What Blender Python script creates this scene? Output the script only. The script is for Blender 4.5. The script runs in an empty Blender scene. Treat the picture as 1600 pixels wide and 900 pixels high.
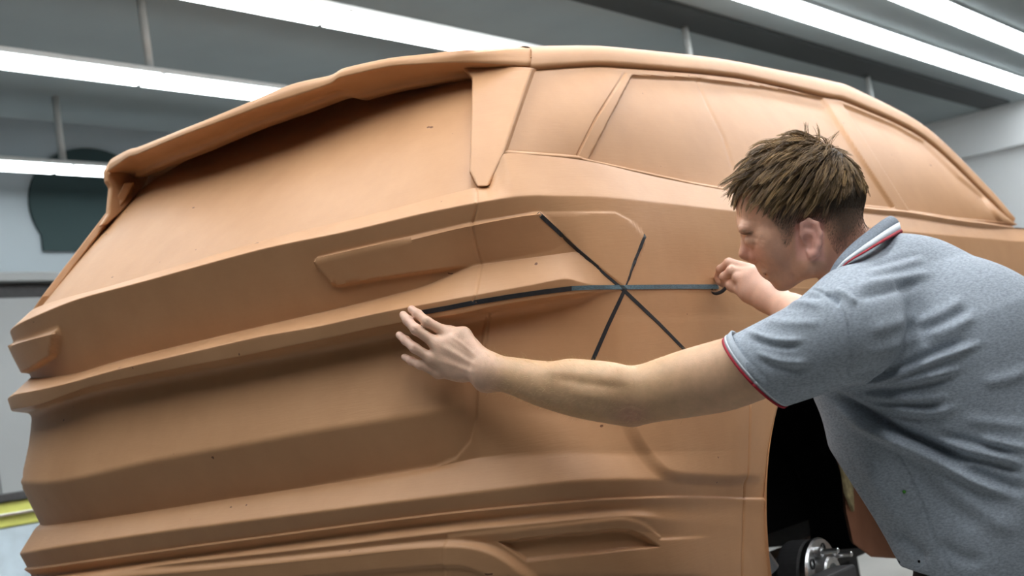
import bpy, bmesh, math, random
import numpy as np
from mathutils import Vector, Matrix

# ------------------------------------------------------------------ scene, camera, light
SC = bpy.context.scene
COL = SC.collection
SC.view_settings.view_transform = 'Standard'
SC.view_settings.look = 'None'
SC.view_settings.gamma = 1.0
SC.view_settings.use_curve_mapping = False
SC.view_settings.exposure = 0.0
FPX = 2200.0
CAM = np.array([-2.070, -2.406, 0.797])
YAW, PITCH, ROLL = 0.6260, 0.0929, -0.1557
FLOOR = -0.42
CEIL = 3.12


def cam_rot(a, b, c):
    d = np.array([np.cos(a) * np.cos(b), np.sin(a) * np.cos(b), np.sin(b)])
    r = np.array([np.sin(a), -np.cos(a), 0.])
    u = np.cross(r, d)
    return np.array([np.cos(c) * r + np.sin(c) * u, np.sin(c) * r - np.cos(c) * u, d])   # right, down, forward


RC = cam_rot(YAW, PITCH, ROLL)
cd = bpy.data.cameras.new('camera')
cam = bpy.data.objects.new('camera', cd)
COL.objects.link(cam)
cam.matrix_world = Matrix(((RC[0][0], -RC[1][0], -RC[2][0], CAM[0]), (RC[0][1], -RC[1][1], -RC[2][1], CAM[1]),
                           (RC[0][2], -RC[1][2], -RC[2][2], CAM[2]), (0, 0, 0, 1)))
cd.sensor_width = 36
cd.lens = FPX / 1600 * 36
cd.dof.use_dof = True
cd.dof.focus_distance = 2.72
cd.dof.aperture_fstop = 5.0
cd.clip_start = 0.05
SC.camera = cam
wd = bpy.data.worlds.new('world')
SC.world = wd
wd.use_nodes = True
wd.node_tree.nodes['Background'].inputs[0].default_value = (0.75, 0.85, 1, 1)
wd.node_tree.nodes['Background'].inputs[1].default_value = 0.05

LAMP_POWER = 11.0           # emission strength of the tubes over the far half
NEAR_POWER = 20.0          # and of the unseen lamps added over the near half


def pj(P):
    Q = (np.asarray(P, float) - CAM) @ RC.T
    return 800 + FPX * Q[..., 0] / Q[..., 2], 450 + FPX * Q[..., 1] / Q[..., 2], Q[..., 2]


def ray(px, py):
    return RC.T @ np.array([(px - 800) / FPX, (py - 450) / FPX, 1.0])


def at_axis(px, py, k, v):
    d = ray(px, py)
    return CAM + d * (v - CAM[k]) / d[k]


def at_depth(px, py, dep):
    return CAM + ray(px, py) * dep


def at_func(px, py, g, t0=1.6, t1=7.0, n=400):
    """first point of the pixel's ray where g changes sign"""
    d = ray(px, py)
    t = np.linspace(t0, t1, n)
    v = np.array([g(CAM + d * q) for q in t])
    i = np.where(v[:-1] * v[1:] <= 0)[0]
    if len(i) == 0:
        i = int(np.argmin(abs(v)))
        return CAM + d * t[i]
    i = i[0]
    return CAM + d * (t[i] + (t[i + 1] - t[i]) * v[i] / (v[i] - v[i + 1]))


# ------------------------------------------------------------------ materials
def mat(name, color, rough=0.6, metal=0.0, noise=0.0, nscale=20, bump=0.0, bscale=200, spec=0.5, sss=0.0, emit=None, color2=None,
        stretch=(1, 1, 1), dist=0.001):
    m = bpy.data.materials.new(name)
    m.use_nodes = True
    nt = m.node_tree
    b = nt.nodes['Principled BSDF']
    b.inputs['Base Color'].default_value = (*color, 1)
    b.inputs['Roughness'].default_value = rough
    b.inputs['Metallic'].default_value = metal
    b.inputs['Specular IOR Level'].default_value = spec
    if sss:
        b.inputs['Subsurface Weight'].default_value = sss
        b.inputs['Subsurface Radius'].default_value = (0.012, 0.005, 0.003)
        b.inputs['Subsurface Scale'].default_value = 1.0
    tc = nt.nodes.new('ShaderNodeTexCoord')
    mp = nt.nodes.new('ShaderNodeMapping')
    mp.inputs['Scale'].default_value = stretch
    nt.links.new(tc.outputs['Object'], mp.inputs[0])
    if noise or color2:
        n = nt.nodes.new('ShaderNodeTexNoise')
        n.inputs['Scale'].default_value = nscale
        n.inputs['Detail'].default_value = 6
        nt.links.new(mp.outputs[0], n.inputs['Vector'])
        r = nt.nodes.new('ShaderNodeValToRGB')
        c2 = color2 or tuple(c * (1 - noise) for c in color)
        c1 = color if color2 else tuple(min(1, c * (1 + noise)) for c in color)
        r.color_ramp.elements[0].position = 0.3
        r.color_ramp.elements[1].position = 0.7
        r.color_ramp.elements[0].color = (*c2, 1)
        r.color_ramp.elements[1].color = (*c1, 1)
        nt.links.new(n.outputs[0], r.inputs[0])
        nt.links.new(r.outputs[0], b.inputs['Base Color'])
    if bump:
        n = nt.nodes.new('ShaderNodeTexNoise')
        n.inputs['Scale'].default_value = bscale
        n.inputs['Detail'].default_value = 4
        nt.links.new(mp.outputs[0], n.inputs['Vector'])
        bp = nt.nodes.new('ShaderNodeBump')
        bp.inputs['Strength'].default_value = bump
        bp.inputs['Distance'].default_value = dist
        nt.links.new(n.outputs[0], bp.inputs['Height'])
        nt.links.new(bp.outputs[0], b.inputs['Normal'])
    if emit:
        b.inputs['Emission Color'].default_value = (*emit[0], 1)
        b.inputs['Emission Strength'].default_value = emit[1]
    return m


def clay_material():
    m = bpy.data.materials.new('modelling_clay')
    m.use_nodes = True
    nt = m.node_tree
    N = nt.nodes.new
    L = nt.links.new
    b = nt.nodes['Principled BSDF']
    b.inputs['Roughness'].default_value = 0.46
    b.inputs['Specular IOR Level'].default_value = 0.32
    tc = N('ShaderNodeTexCoord')
    n1 = N('ShaderNodeTexNoise')
    n1.inputs['Scale'].default_value = 5
    n1.inputs['Detail'].default_value = 8
    n1.inputs['Roughness'].default_value = 0.65
    L(tc.outputs['Object'], n1.inputs['Vector'])
    r1 = N('ShaderNodeValToRGB')
    r1.color_ramp.elements[0].position = 0.3
    r1.color_ramp.elements[1].position = 0.72
    r1.color_ramp.elements[0].color = (0.475, 0.252, 0.122, 1)
    r1.color_ramp.elements[1].color = (0.55, 0.303, 0.153, 1)
    L(n1.outputs[0], r1.inputs[0])
    # dark crumbs and scratches left by the scraper
    mp = N('ShaderNodeMapping')
    mp.inputs['Scale'].default_value = (1, 1, 1.6)
    L(tc.outputs['Object'], mp.inputs[0])
    nd = N('ShaderNodeTexNoise')
    nd.inputs['Scale'].default_value = 30
    L(tc.outputs['Object'], nd.inputs['Vector'])
    mixv = N('ShaderNodeMixRGB')
    mixv.inputs[0].default_value = 0.035
    L(mp.outputs[0], mixv.inputs[1])
    L(nd.outputs[1], mixv.inputs[2])
    v = N('ShaderNodeTexVoronoi')
    v.inputs['Scale'].default_value = 16
    v.inputs['Randomness'].default_value = 1
    L(mixv.outputs[0], v.inputs['Vector'])
    vc = N('ShaderNodeSeparateColor')
    L(v.outputs['Color'], vc.inputs[0])
    th = N('ShaderNodeMath')
    th.operation = 'MULTIPLY'
    th.inputs[1].default_value = 0.085
    pw = N('ShaderNodeMath')
    pw.operation = 'POWER'
    pw.inputs[1].default_value = 3.0
    L(vc.outputs[0], pw.inputs[0])
    L(pw.outputs[0], th.inputs[0])
    lt = N('ShaderNodeMath')
    lt.operation = 'LESS_THAN'
    L(v.outputs['Distance'], lt.inputs[0])
    L(th.outputs[0], lt.inputs[1])
    mx = N('ShaderNodeMixRGB')
    L(lt.outputs[0], mx.inputs[0])
    L(r1.outputs[0], mx.inputs[1])
    mx.inputs[2].default_value = (0.17, 0.075, 0.04, 1)
    L(mx.outputs[0], b.inputs['Base Color'])
    # fine scraper streaks
    mp2 = N('ShaderNodeMapping')
    mp2.inputs['Scale'].default_value = (26, 26, 260)
    L(tc.outputs['Object'], mp2.inputs[0])
    n2 = N('ShaderNodeTexNoise')
    n2.inputs['Scale'].default_value = 1.0
    n2.inputs['Detail'].default_value = 5
    L(mp2.outputs[0], n2.inputs['Vector'])
    bp = N('ShaderNodeBump')
    bp.inputs['Strength'].default_value = 0.12
    bp.inputs['Distance'].default_value = 0.002
    L(n2.outputs[0], bp.inputs['Height'])
    L(bp.outputs[0], b.inputs['Normal'])
    return m


M = {}
M['clay'] = clay_material()
M['ceiling'] = mat('grey_ceiling_paint', (0.30, 0.34, 0.345), 0.8, noise=0.06, nscale=1.5)
M['dark_channel'] = mat('dark_channel', (0.03, 0.034, 0.034), 0.7, noise=0.1)
M['wall'] = mat('pale_wall_paint', (0.36, 0.38, 0.385), 0.75, noise=0.03, nscale=2)
M['wall_pale'] = mat('white_wall_paint', (0.80, 0.82, 0.83), 0.75, noise=0.02, nscale=2)
M['wall_blue'] = mat('blue_grey_wall_paint', (0.24, 0.275, 0.295), 0.75, noise=0.03, nscale=2)
M['wall_dark'] = mat('dark_grey_wall_paint', (0.10, 0.105, 0.11), 0.75, noise=0.05, nscale=2)
M['floor'] = mat('grey_floor_coating', (0.27, 0.265, 0.25), 0.45, noise=0.08, nscale=4)
M['tube'] = mat('lit_tube', (0.9, 0.95, 1), 0.5, emit=((0.93, 0.98, 1.0), LAMP_POWER), noise=0.01)
M['near_tube'] = mat('lit_added_tube', (0.9, 0.95, 1), 0.5, emit=((0.96, 0.98, 1.0), NEAR_POWER), noise=0.01)
M['housing'] = mat('pale_metal_housing', (0.5, 0.53, 0.53), 0.4, noise=0.03)
M['teal'] = mat('dark_teal_glass', (0.010, 0.026, 0.027), 0.9, noise=0.1, nscale=2)
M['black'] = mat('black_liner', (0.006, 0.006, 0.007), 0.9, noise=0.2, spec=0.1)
M['tape'] = mat('black_tape', (0.018, 0.020, 0.024), 0.45, noise=0.25, nscale=90, bump=0.15, bscale=500)
M['tape_blue'] = mat('worn_blue_grey_tape', (0.09, 0.15, 0.18), 0.45, noise=0.4, nscale=160, bump=0.2, bscale=600, stretch=(1, 1, 4))
M['steel'] = mat('bright_steel', (0.62, 0.63, 0.64), 0.28, metal=1.0, noise=0.1, nscale=30)
M['iron'] = mat('dark_cast_iron', (0.03, 0.03, 0.032), 0.6, noise=0.2, nscale=60)
M['gold'] = mat('yellow_zinc_steel', (0.55, 0.38, 0.10), 0.35, metal=1.0, noise=0.1)
M['foam'] = mat('brown_foam_block', (0.25, 0.105, 0.055), 0.8, noise=0.12, nscale=15)
M['lime'] = mat('lime_plastic', (0.50, 0.52, 0.12), 0.5, noise=0.08)
M['paleblue'] = mat('pale_blue_plastic', (0.45, 0.55, 0.62), 0.5, noise=0.15, nscale=8)


# ------------------------------------------------------------------ object helpers
def mesh_obj(name, verts, faces, material, parent=None, smooth=True):
    me = bpy.data.meshes.new(name)
    verts = np.asarray(verts, np.float32)
    if isinstance(faces, np.ndarray):
        k = faces.shape[1]
        me.vertices.add(len(verts))
        me.vertices.foreach_set('co', verts.ravel())
        me.loops.add(faces.size)
        me.loops.foreach_set('vertex_index', faces.astype(np.int32).ravel())
        me.polygons.add(len(faces))
        me.polygons.foreach_set('loop_start', np.arange(0, faces.size, k, dtype=np.int32))
        me.update(calc_edges=True)
        me.validate()
    else:
        me.from_pydata(verts.tolist(), [], [tuple(q) for q in faces])
        me.update()
    me.polygons.foreach_set('use_smooth', np.full(len(me.polygons), smooth))
    me.materials.append(M[material] if isinstance(material, str) else material)
    o = bpy.data.objects.new(name, me)
    COL.objects.link(o)
    o.parent = parent
    return o


def tag(o, label=None, cat=None, group=None, kind=None):
    for k, v in (('label', label), ('category', cat), ('group', group), ('kind', kind)):
        if v:
            o[k] = v
    return o


def thing(name, label, cat, loc=(0, 0, 0), group=None):
    o = bpy.data.objects.new(name, None)
    COL.objects.link(o)
    o.location = loc
    o.empty_display_size = 0.1
    return tag(o, label, cat, group)


class MB:
    """collects simple solids in one mesh"""
    def __init__(self):
        self.v, self.f = [], []

    def add(self, v, f):
        k = len(self.v)
        self.v += [tuple(map(float, q)) for q in v]
        self.f += [tuple(i + k for i in q) for q in f]
        return self

    def box(self, x0, x1, y0, y1, z0, z1):
        return self.add([(x, y, z) for z in (z0, z1) for y in (y0, y1) for x in (x0, x1)],
                        [(0, 2, 3, 1), (4, 5, 7, 6), (0, 1, 5, 4), (2, 6, 7, 3), (0, 4, 6, 2), (1, 3, 7, 5)])

    def lathe(self, base, axis, prof, n=24):
        """prof: list of (distance along axis, radius)"""
        a = Vector(axis).normalized()
        u = a.orthogonal().normalized()
        w = a.cross(u)
        B = Vector(base)
        vs, fs = [], []
        for (h, r) in prof:
            for i in range(n):
                t = 2 * math.pi * i / n
                vs.append(B + a * h + (u * math.cos(t) + w * math.sin(t)) * r)
        for j in range(len(prof) - 1):
            for i in range(n):
                i2 = (i + 1) % n
                fs.append((j * n + i, j * n + i2, (j + 1) * n + i2, (j + 1) * n + i))
        fs.append(tuple(range(n))[::-1])
        fs.append(tuple((len(prof) - 1) * n + i for i in range(n)))
        return self.add(vs, fs)

    def prism(self, poly, d):
        """extrude polygon (3d points) by vector d"""
        n = len(poly)
        P = [Vector(q) for q in poly]
        D = Vector(d)
        return self.add(P + [q + D for q in P],
                        [tuple(range(n))[::-1], tuple(range(n, 2 * n))] + [(i, (i + 1) % n, n + (i + 1) % n, n + i) for i in range(n)])

    def build(self, name, material, parent=None, smooth=False, bevel=0):
        off = Vector((0, 0, 0))
        if parent is not None:
            off = parent.matrix_basis.translation.copy()
            p = parent.parent
            while p is not None:
                off += p.matrix_basis.translation
                p = p.parent
        o = mesh_obj(name, [Vector(q) - off for q in self.v], self.f, material, parent, smooth)
        if bevel:
            md = o.modifiers.new('bevel', 'BEVEL')
            md.width = bevel
            md.segments = 2
        return o


def pchip(x, y, q):
    """monotone cubic interpolation, constant beyond the ends"""
    x = np.asarray(x, float)
    y = np.asarray(y, float)
    if len(x) == 1:
        return np.full(np.shape(q), y[0])
    h = np.diff(x)
    d = np.diff(y) / h
    m = np.zeros(len(x))
    if len(x) > 2:
        w1 = 2 * h[1:] + h[:-1]
        w2 = h[1:] + 2 * h[:-1]
        ok = d[:-1] * d[1:] > 0
        m[1:-1][ok] = (w1 + w2)[ok] / (w1[ok] / d[:-1][ok] + w2[ok] / d[1:][ok])
    m[0], m[-1] = d[0], d[-1]
    q = np.clip(q, x[0], x[-1])
    i = np.clip(np.searchsorted(x, q, side='right') - 1, 0, len(x) - 2)
    t = (q - x[i]) / h[i]
    return ((2 * t ** 3 - 3 * t ** 2 + 1) * y[i] + (t ** 3 - 2 * t ** 2 + t) * h[i] * m[i]
            + (-2 * t ** 3 + 3 * t ** 2) * y[i + 1] + (t ** 3 - t ** 2) * h[i] * m[i + 1])


def crom(P, t):
    """centripetal-free Catmull-Rom through points P (n,d), t in 0..n-1"""
    P = np.asarray(P, float)
    n = len(P)
    i = np.clip(np.floor(t).astype(int), 0, n - 2)
    u = (t - i)[:, None]
    E = np.vstack([2 * P[0] - P[1], P, 2 * P[-1] - P[-2]])
    a, b, c, d = E[i], E[i + 1], E[i + 2], E[i + 3]
    return 0.5 * (2 * b + (c - a) * u + (2 * a - 5 * b + 4 * c - d) * u ** 2 + (-a + 3 * b - 3 * c + d) * u ** 3)


def seg_dist(X, Y, poly, closed=False):
    """pixel distance of points to a polyline"""
    P = np.asarray(poly, float)
    if closed:
        P = np.vstack([P, P[:1]])
    best = np.full(X.shape, 1e9)
    for a, b in zip(P[:-1], P[1:]):
        d = b - a
        t = np.clip(((X - a[0]) * d[0] + (Y - a[1]) * d[1]) / (d @ d), 0, 1)
        best = np.minimum(best, np.hypot(X - a[0] - t * d[0], Y - a[1] - t * d[1]))
    return best


def inside(X, Y, poly):
    P = np.asarray(poly, float)
    c = np.zeros(X.shape, bool)
    for (x0, y0), (x1, y1) in zip(P, np.roll(P, -1, 0)):
        k = (y0 > Y) != (y1 > Y)
        with np.errstate(divide='ignore', invalid='ignore'):
            c ^= k & (X < (x1 - x0) * (Y - y0) / (y1 - y0) + x0)
    return c


def sdist(X, Y, poly):
    """signed pixel distance, positive inside"""
    d = seg_dist(X, Y, poly, True)
    return np.where(inside(X, Y, poly), d, -d)


def sstep(x, a, b):   # smooth 0..1 ramp, either way round
    t = np.clip((x - a) / (b - a), 0, 1)
    return t * t * (3 - 2 * t)


def smooth_poly(P, per=8, closed=False):
    P = np.asarray(P, float)
    return crom(P, np.linspace(0, len(P) - 1, (len(P) - 1) * per + 1))


def grid_faces(nu, nv):
    i = np.arange(nu - 1)[:, None] * nv + np.arange(nv - 1)[None, :]
    return np.stack([i, i + 1, i + nv + 1, i + nv], -1).reshape(-1, 4)


def split_grid(V, F, part_ids, names, material, parent):
    """cut a grid into one mesh per part"""
    out = []
    for k, nm in names:
        f = F[part_ids == k]
        if len(f) == 0:
            continue
        u, inv = np.unique(f, return_inverse=True)
        out.append(mesh_obj(nm, V[u], inv.reshape(f.shape), material, parent))
    return out


# ------------------------------------------------------------------ the room
def struct(mb, name, material):
    return tag(mb.build(name, material), kind='structure')


X0, X1, Y0, Y1 = -6.0, 12.2, -7.0, 4.95
fl = struct(MB().box(X0, X1, Y0, Y1, FLOOR - 0.1, FLOOR), 'floor', 'floor')
ce = struct(MB().box(X0, X1, Y0, Y1, CEIL, CEIL + 0.1), 'ceiling', 'ceiling')
struct(MB().box(X0, X1, Y1, Y1 + 0.1, FLOOR, CEIL), 'wall_left', 'wall_blue')
struct(MB().box(X0, X1, Y0 - 0.1, Y0, FLOOR, CEIL), 'wall_right', 'wall_dark')
struct(MB().box(X1, X1 + 0.1, Y0, Y1, FLOOR, CEIL), 'wall_front', 'wall_pale')
struct(MB().box(X0 - 0.1, X0, Y0, Y1, FLOOR, CEIL), 'wall_back', 'wall_dark')
struct(MB().box(X1 - 0.12, X1, Y0, Y1, CEIL - 0.42, CEIL), 'trim_1', 'wall_pale')
# dark recessed channel across the ceiling
bx = at_axis(1260, 82, 2, CEIL - 0.02)
struct(MB().box(1.0, X1 - 0.3, bx[1] - 0.13, bx[1] + 0.13, CEIL - 0.03, CEIL), 'trim_2', 'dark_channel')


def ceiling_lamp(x0, x1, y, z, label, seg, w=0.20, rods=(), group='ceiling tube lamps', glow='tube'):
    t = thing('ceiling_lamp', label, 'lamp', (0.5 * (x0 + x1), y, z), group)
    MB().box(x0, x1, y - w * 0.5, y + w * 0.5, z, z + 0.03).build('housing', 'housing', t, bevel=0.006)
    n = max(1, int(round((x1 - x0) / seg)))
    for i in range(n):
        a = x0 + (x1 - x0) * i / n + 0.015
        b = x0 + (x1 - x0) * (i + 1) / n - 0.015
        MB().box(a, b, y - w / 2, y + w / 2, z - 0.008, z - 0.001).build('tube', glow, t, bevel=0.003)
    for rx in rods:
        MB().lathe((rx, y, z + 0.03), (0, 0, 1), [(0, 0.022), (CEIL - z - 0.03, 0.022)], 12).build('hanging_rod', 'housing', t, smooth=True)
    return t


s0 = at_axis(100, 264, 2, 2.68)
s1 = at_axis(236, 124, 2, 2.68)
s2 = at_axis(594, 42, 2, 2.68)
s3 = at_axis(1400, 67, 2, CEIL - 0.031)
s4 = at_axis(1520, 35, 2, CEIL - 0.031)
ceiling_lamp(s0[0] - 2.4, s0[0] + 4.8, s0[1], 2.68, 'hanging tube lamp nearest the far blue-grey wall, above the dark round-topped panel', 1.2,
             rods=[s0[0] + 1.2 * k for k in (-2, 0, 2, 3)])
ceiling_lamp(s1[0] - 3.0, s1[0] + 4.5, s1[1], 2.68, 'hanging tube lamp running behind the spoiler at the upper left', 1.5,
             rods=[s1[0] + 1.5 * k for k in (-1, 0, 2, 3)])
ceiling_lamp(s2[0] - 3.5, s2[0] + 4.5, s2[1], 2.68, 'hanging tube lamp over the roof, meeting its highest point', 1.5,
             rods=[s2[0] + 1.5 * k for k in (-2, 2, 4)])
ceiling_lamp(-1.5, 12.2 - .14, s3[1], CEIL - 0.031, 'tube lamp set on the ceiling just right of the dark channel', 1.5)
ceiling_lamp(-1.5, 12.2 - .14, s4[1], CEIL - 0.031, 'tube lamp set on the ceiling in the upper right corner', 1.5)
for y, where in ((-0.45, 'above the roof of the clay model'), (-1.5, 'above the bending man'), (-2.7, 'out over the open floor behind the man')):      # unseen lamps added to light the model and the man
    ceiling_lamp(-1.9, 7.1, y, CEIL - 0.031, 'added unseen lamp on the ceiling ' + where, 1.5, group='added lamps over the near half', glow='near_tube')

# far wall: dark round-topped panel, counter
def wall_pt(px, py, y=Y1):
    return at_axis(px, py, 1, y)


pc = wall_pt(150, 325)
pb = wall_pt(100, 393)
pt_ = wall_pt(130, 232)
pl = wall_pt(45, 330)
rad = pc[0] - pl[0]
arch = []
zc = pc[2]
for i in range(0, 33):
    a = math.radians(208 - (208 + 28) * i / 32)
    arch.append((pc[0] + rad * math.cos(a), Y1 - 0.02, zc + (pt_[2] - zc) * math.sin(a)))
zb = pb[2]
arch = [q for q in arch if q[2] > zb]
arch = [(arch[0][0], Y1 - 0.02, zb)] + arch + [(arch[-1][0], Y1 - 0.02, zb)]
wp = thing('wall_panel', 'dark teal round-topped panel on the far wall', 'panel', (pc[0], Y1, zb))
MB().prism(arch, (0, 0.02, 0)).build('pane', 'teal', wp)
# storage cabinet along the far wall (pale, seen left of the model)
q1 = wall_pt(0, 440, 4.3)
q2 = wall_pt(0, 465, 4.3)
q3 = wall_pt(0, 780, 4.3)
cb = thing('storage_cabinet', 'pale grey storage cabinet with painted dark shadow line along the far wall', 'cabinet', (1.5, 4.6, FLOOR))
MB().box(-1.2, 5.0, 4.32, Y1 - .005, FLOOR + 0.08, q2[2]).build('carcass', 'wall', cb, bevel=0.004)
MB().box(-1.2, 5.0, 4.36, Y1 - .005, q2[2], q1[2]).build('painted_shadow_strip', 'iron', cb)  # shadow line below the top, put in as a dark-coloured strip
MB().box(-1.25, 5.05, 4.28, Y1 - .005, q1[2], q1[2] + 0.05).build('top', 'wall', cb, bevel=0.004)
MB().box(-1.2, 5.0, 4.4, Y1 - .005, FLOOR, FLOOR + 0.08).build('plinth', 'iron', cb)
for i in range(7):
    x = -1.2 + 6.2 * i / 7
    d = MB().box(x + 0.006, x + 6.2 / 7 - 0.006, 4.3, 4.32, FLOOR + 0.1, q2[2] - 0.01).build('door', 'wall', cb, bevel=0.003)
    MB().box(x + 0.06, x + 0.08, 4.27, 4.3, 0.3, 0.5).build('handle', 'steel', d, bevel=0.003)
# tool trolley at the left edge of the picture
tz = [at_axis(0, py, 1, 3.2) for py in (772, 786, 826, 900)]
tro = thing('tool_trolley', 'blue-grey tool trolley with lime drawer and black top behind the bumper', 'trolley', (tz[0][0] + 0.2, 3.45, FLOOR))
tx0, tx1 = tz[0][0] - 0.35, tz[0][0] + 0.75
MB().box(tx0 + .02, tx1 - .02, 3.22, 3.7, FLOOR + 0.1, tz[2][2]).build('body', 'paleblue', tro, bevel=0.008)
dr_ = MB().box(tx0 + .02, tx1 - .02, 3.21, 3.7, tz[2][2], tz[1][2]).build('drawer', 'lime', tro, bevel=0.006)
MB().box(tx0 + .3, tx1 - .3, 3.185, 3.21, (tz[1][2] + tz[2][2]) / 2 - .006, (tz[1][2] + tz[2][2]) / 2 + .006).build('handle', 'steel', dr_, bevel=0.002)
MB().box(tx0, tx1, 3.19, 3.72, tz[1][2], tz[0][2]).build('top', 'iron', tro, bevel=0.006)
for x in (tx0 + .12, tx1 - .12):
    for y in (3.3, 3.62):
        MB().lathe((x - .015, y, FLOOR + .05), (1, 0, 0), [(0, .03), (0, .05), (.03, .05), (.03, .03)], 20).build('castor', 'iron', tro)
        MB().box(x - .03, x + .03, y - .03, y + .03, FLOOR + .09, FLOOR + .1).build('castor_plate', 'steel', tro)
# ------------------------------------------------------------------ the clay car
car = thing('clay_car_model', 'full-size brown clay model of a car with rear spoiler', 'clay model', (0, 0, 0))
W, A, NEXP = 0.945, 0.50, 3.0
th = np.linspace(0, np.pi / 2, 4001)
half_y = W * np.sin(th) ** (2 / NEXP)
half_x = A * (1 - np.cos(th) ** (2 / NEXP))
XS = np.linspace(A, 4.75, 900)[1:]
hx = np.concatenate([half_x, XS])
hy = np.concatenate([half_y, W + 0.012 * np.sin(np.clip((XS - A) / 2.2, 0, 1) * np.pi / 2) * 1.0])
px_ = np.concatenate([hx[::-1], hx[1:]])
py_ = np.concatenate([hy[::-1], -hy[1:]])
sl = np.concatenate([[0], np.cumsum(np.hypot(np.diff(px_), np.diff(py_)))])
sl -= sl[len(hx) - 1]
S_ = np.linspace(sl[0], sl[-1], 6001)
PX, PY = np.interp(S_, sl, px_), np.interp(S_, sl, py_)
dxs, dys = np.gradient(PX, S_), np.gradient(PY, S_)
ln = np.hypot(dxs, dys)
NX, NY = dys / ln, -dxs / ln          # outward: at the rear centre (dx=0, dy=-1) -> (-1, 0)


def plan_pt(s, o):
    return (np.interp(s, S_, PX) + o * np.interp(s, S_, NX), np.interp(s, S_, PY) + o * np.interp(s, S_, NY))


def hit_plan(px, py, o):
    """pixel ray against the plan curve offset by o -> (s, z)"""
    d = ray(px, py)
    qx, qy = PX + o * NX - CAM[0], PY + o * NY - CAM[1]
    cr = qx * d[1] - qy * d[0]                     # side of the ray
    i = np.where((cr[:-1] * cr[1:] <= 0))[0]
    best = None
    for k in i:
        w = cr[k] / (cr[k] - cr[k + 1]) if cr[k] != cr[k + 1] else 0
        x, y = qx[k] + w * (qx[k + 1] - qx[k]), qy[k] + w * (qy[k + 1] - qy[k])
        t = (x * d[0] + y * d[1]) / (d[0] ** 2 + d[1] ** 2)
        if t > 0 and (best is None or t < best[0]):
            best = (t, S_[k] + w * (S_[k + 1] - S_[k]))
    if best is None:
        # the ray passes beside the far corner: nearest point of the curve
        k = int(np.argmin(abs(cr) / np.hypot(qx, qy)))
        t = np.hypot(qx[k], qy[k]) / np.hypot(d[0], d[1])
        return S_[k], CAM[2] + d[2] * t
    return best[1], CAM[2] + d[2] * best[0]


SIDE = 5.2
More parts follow.
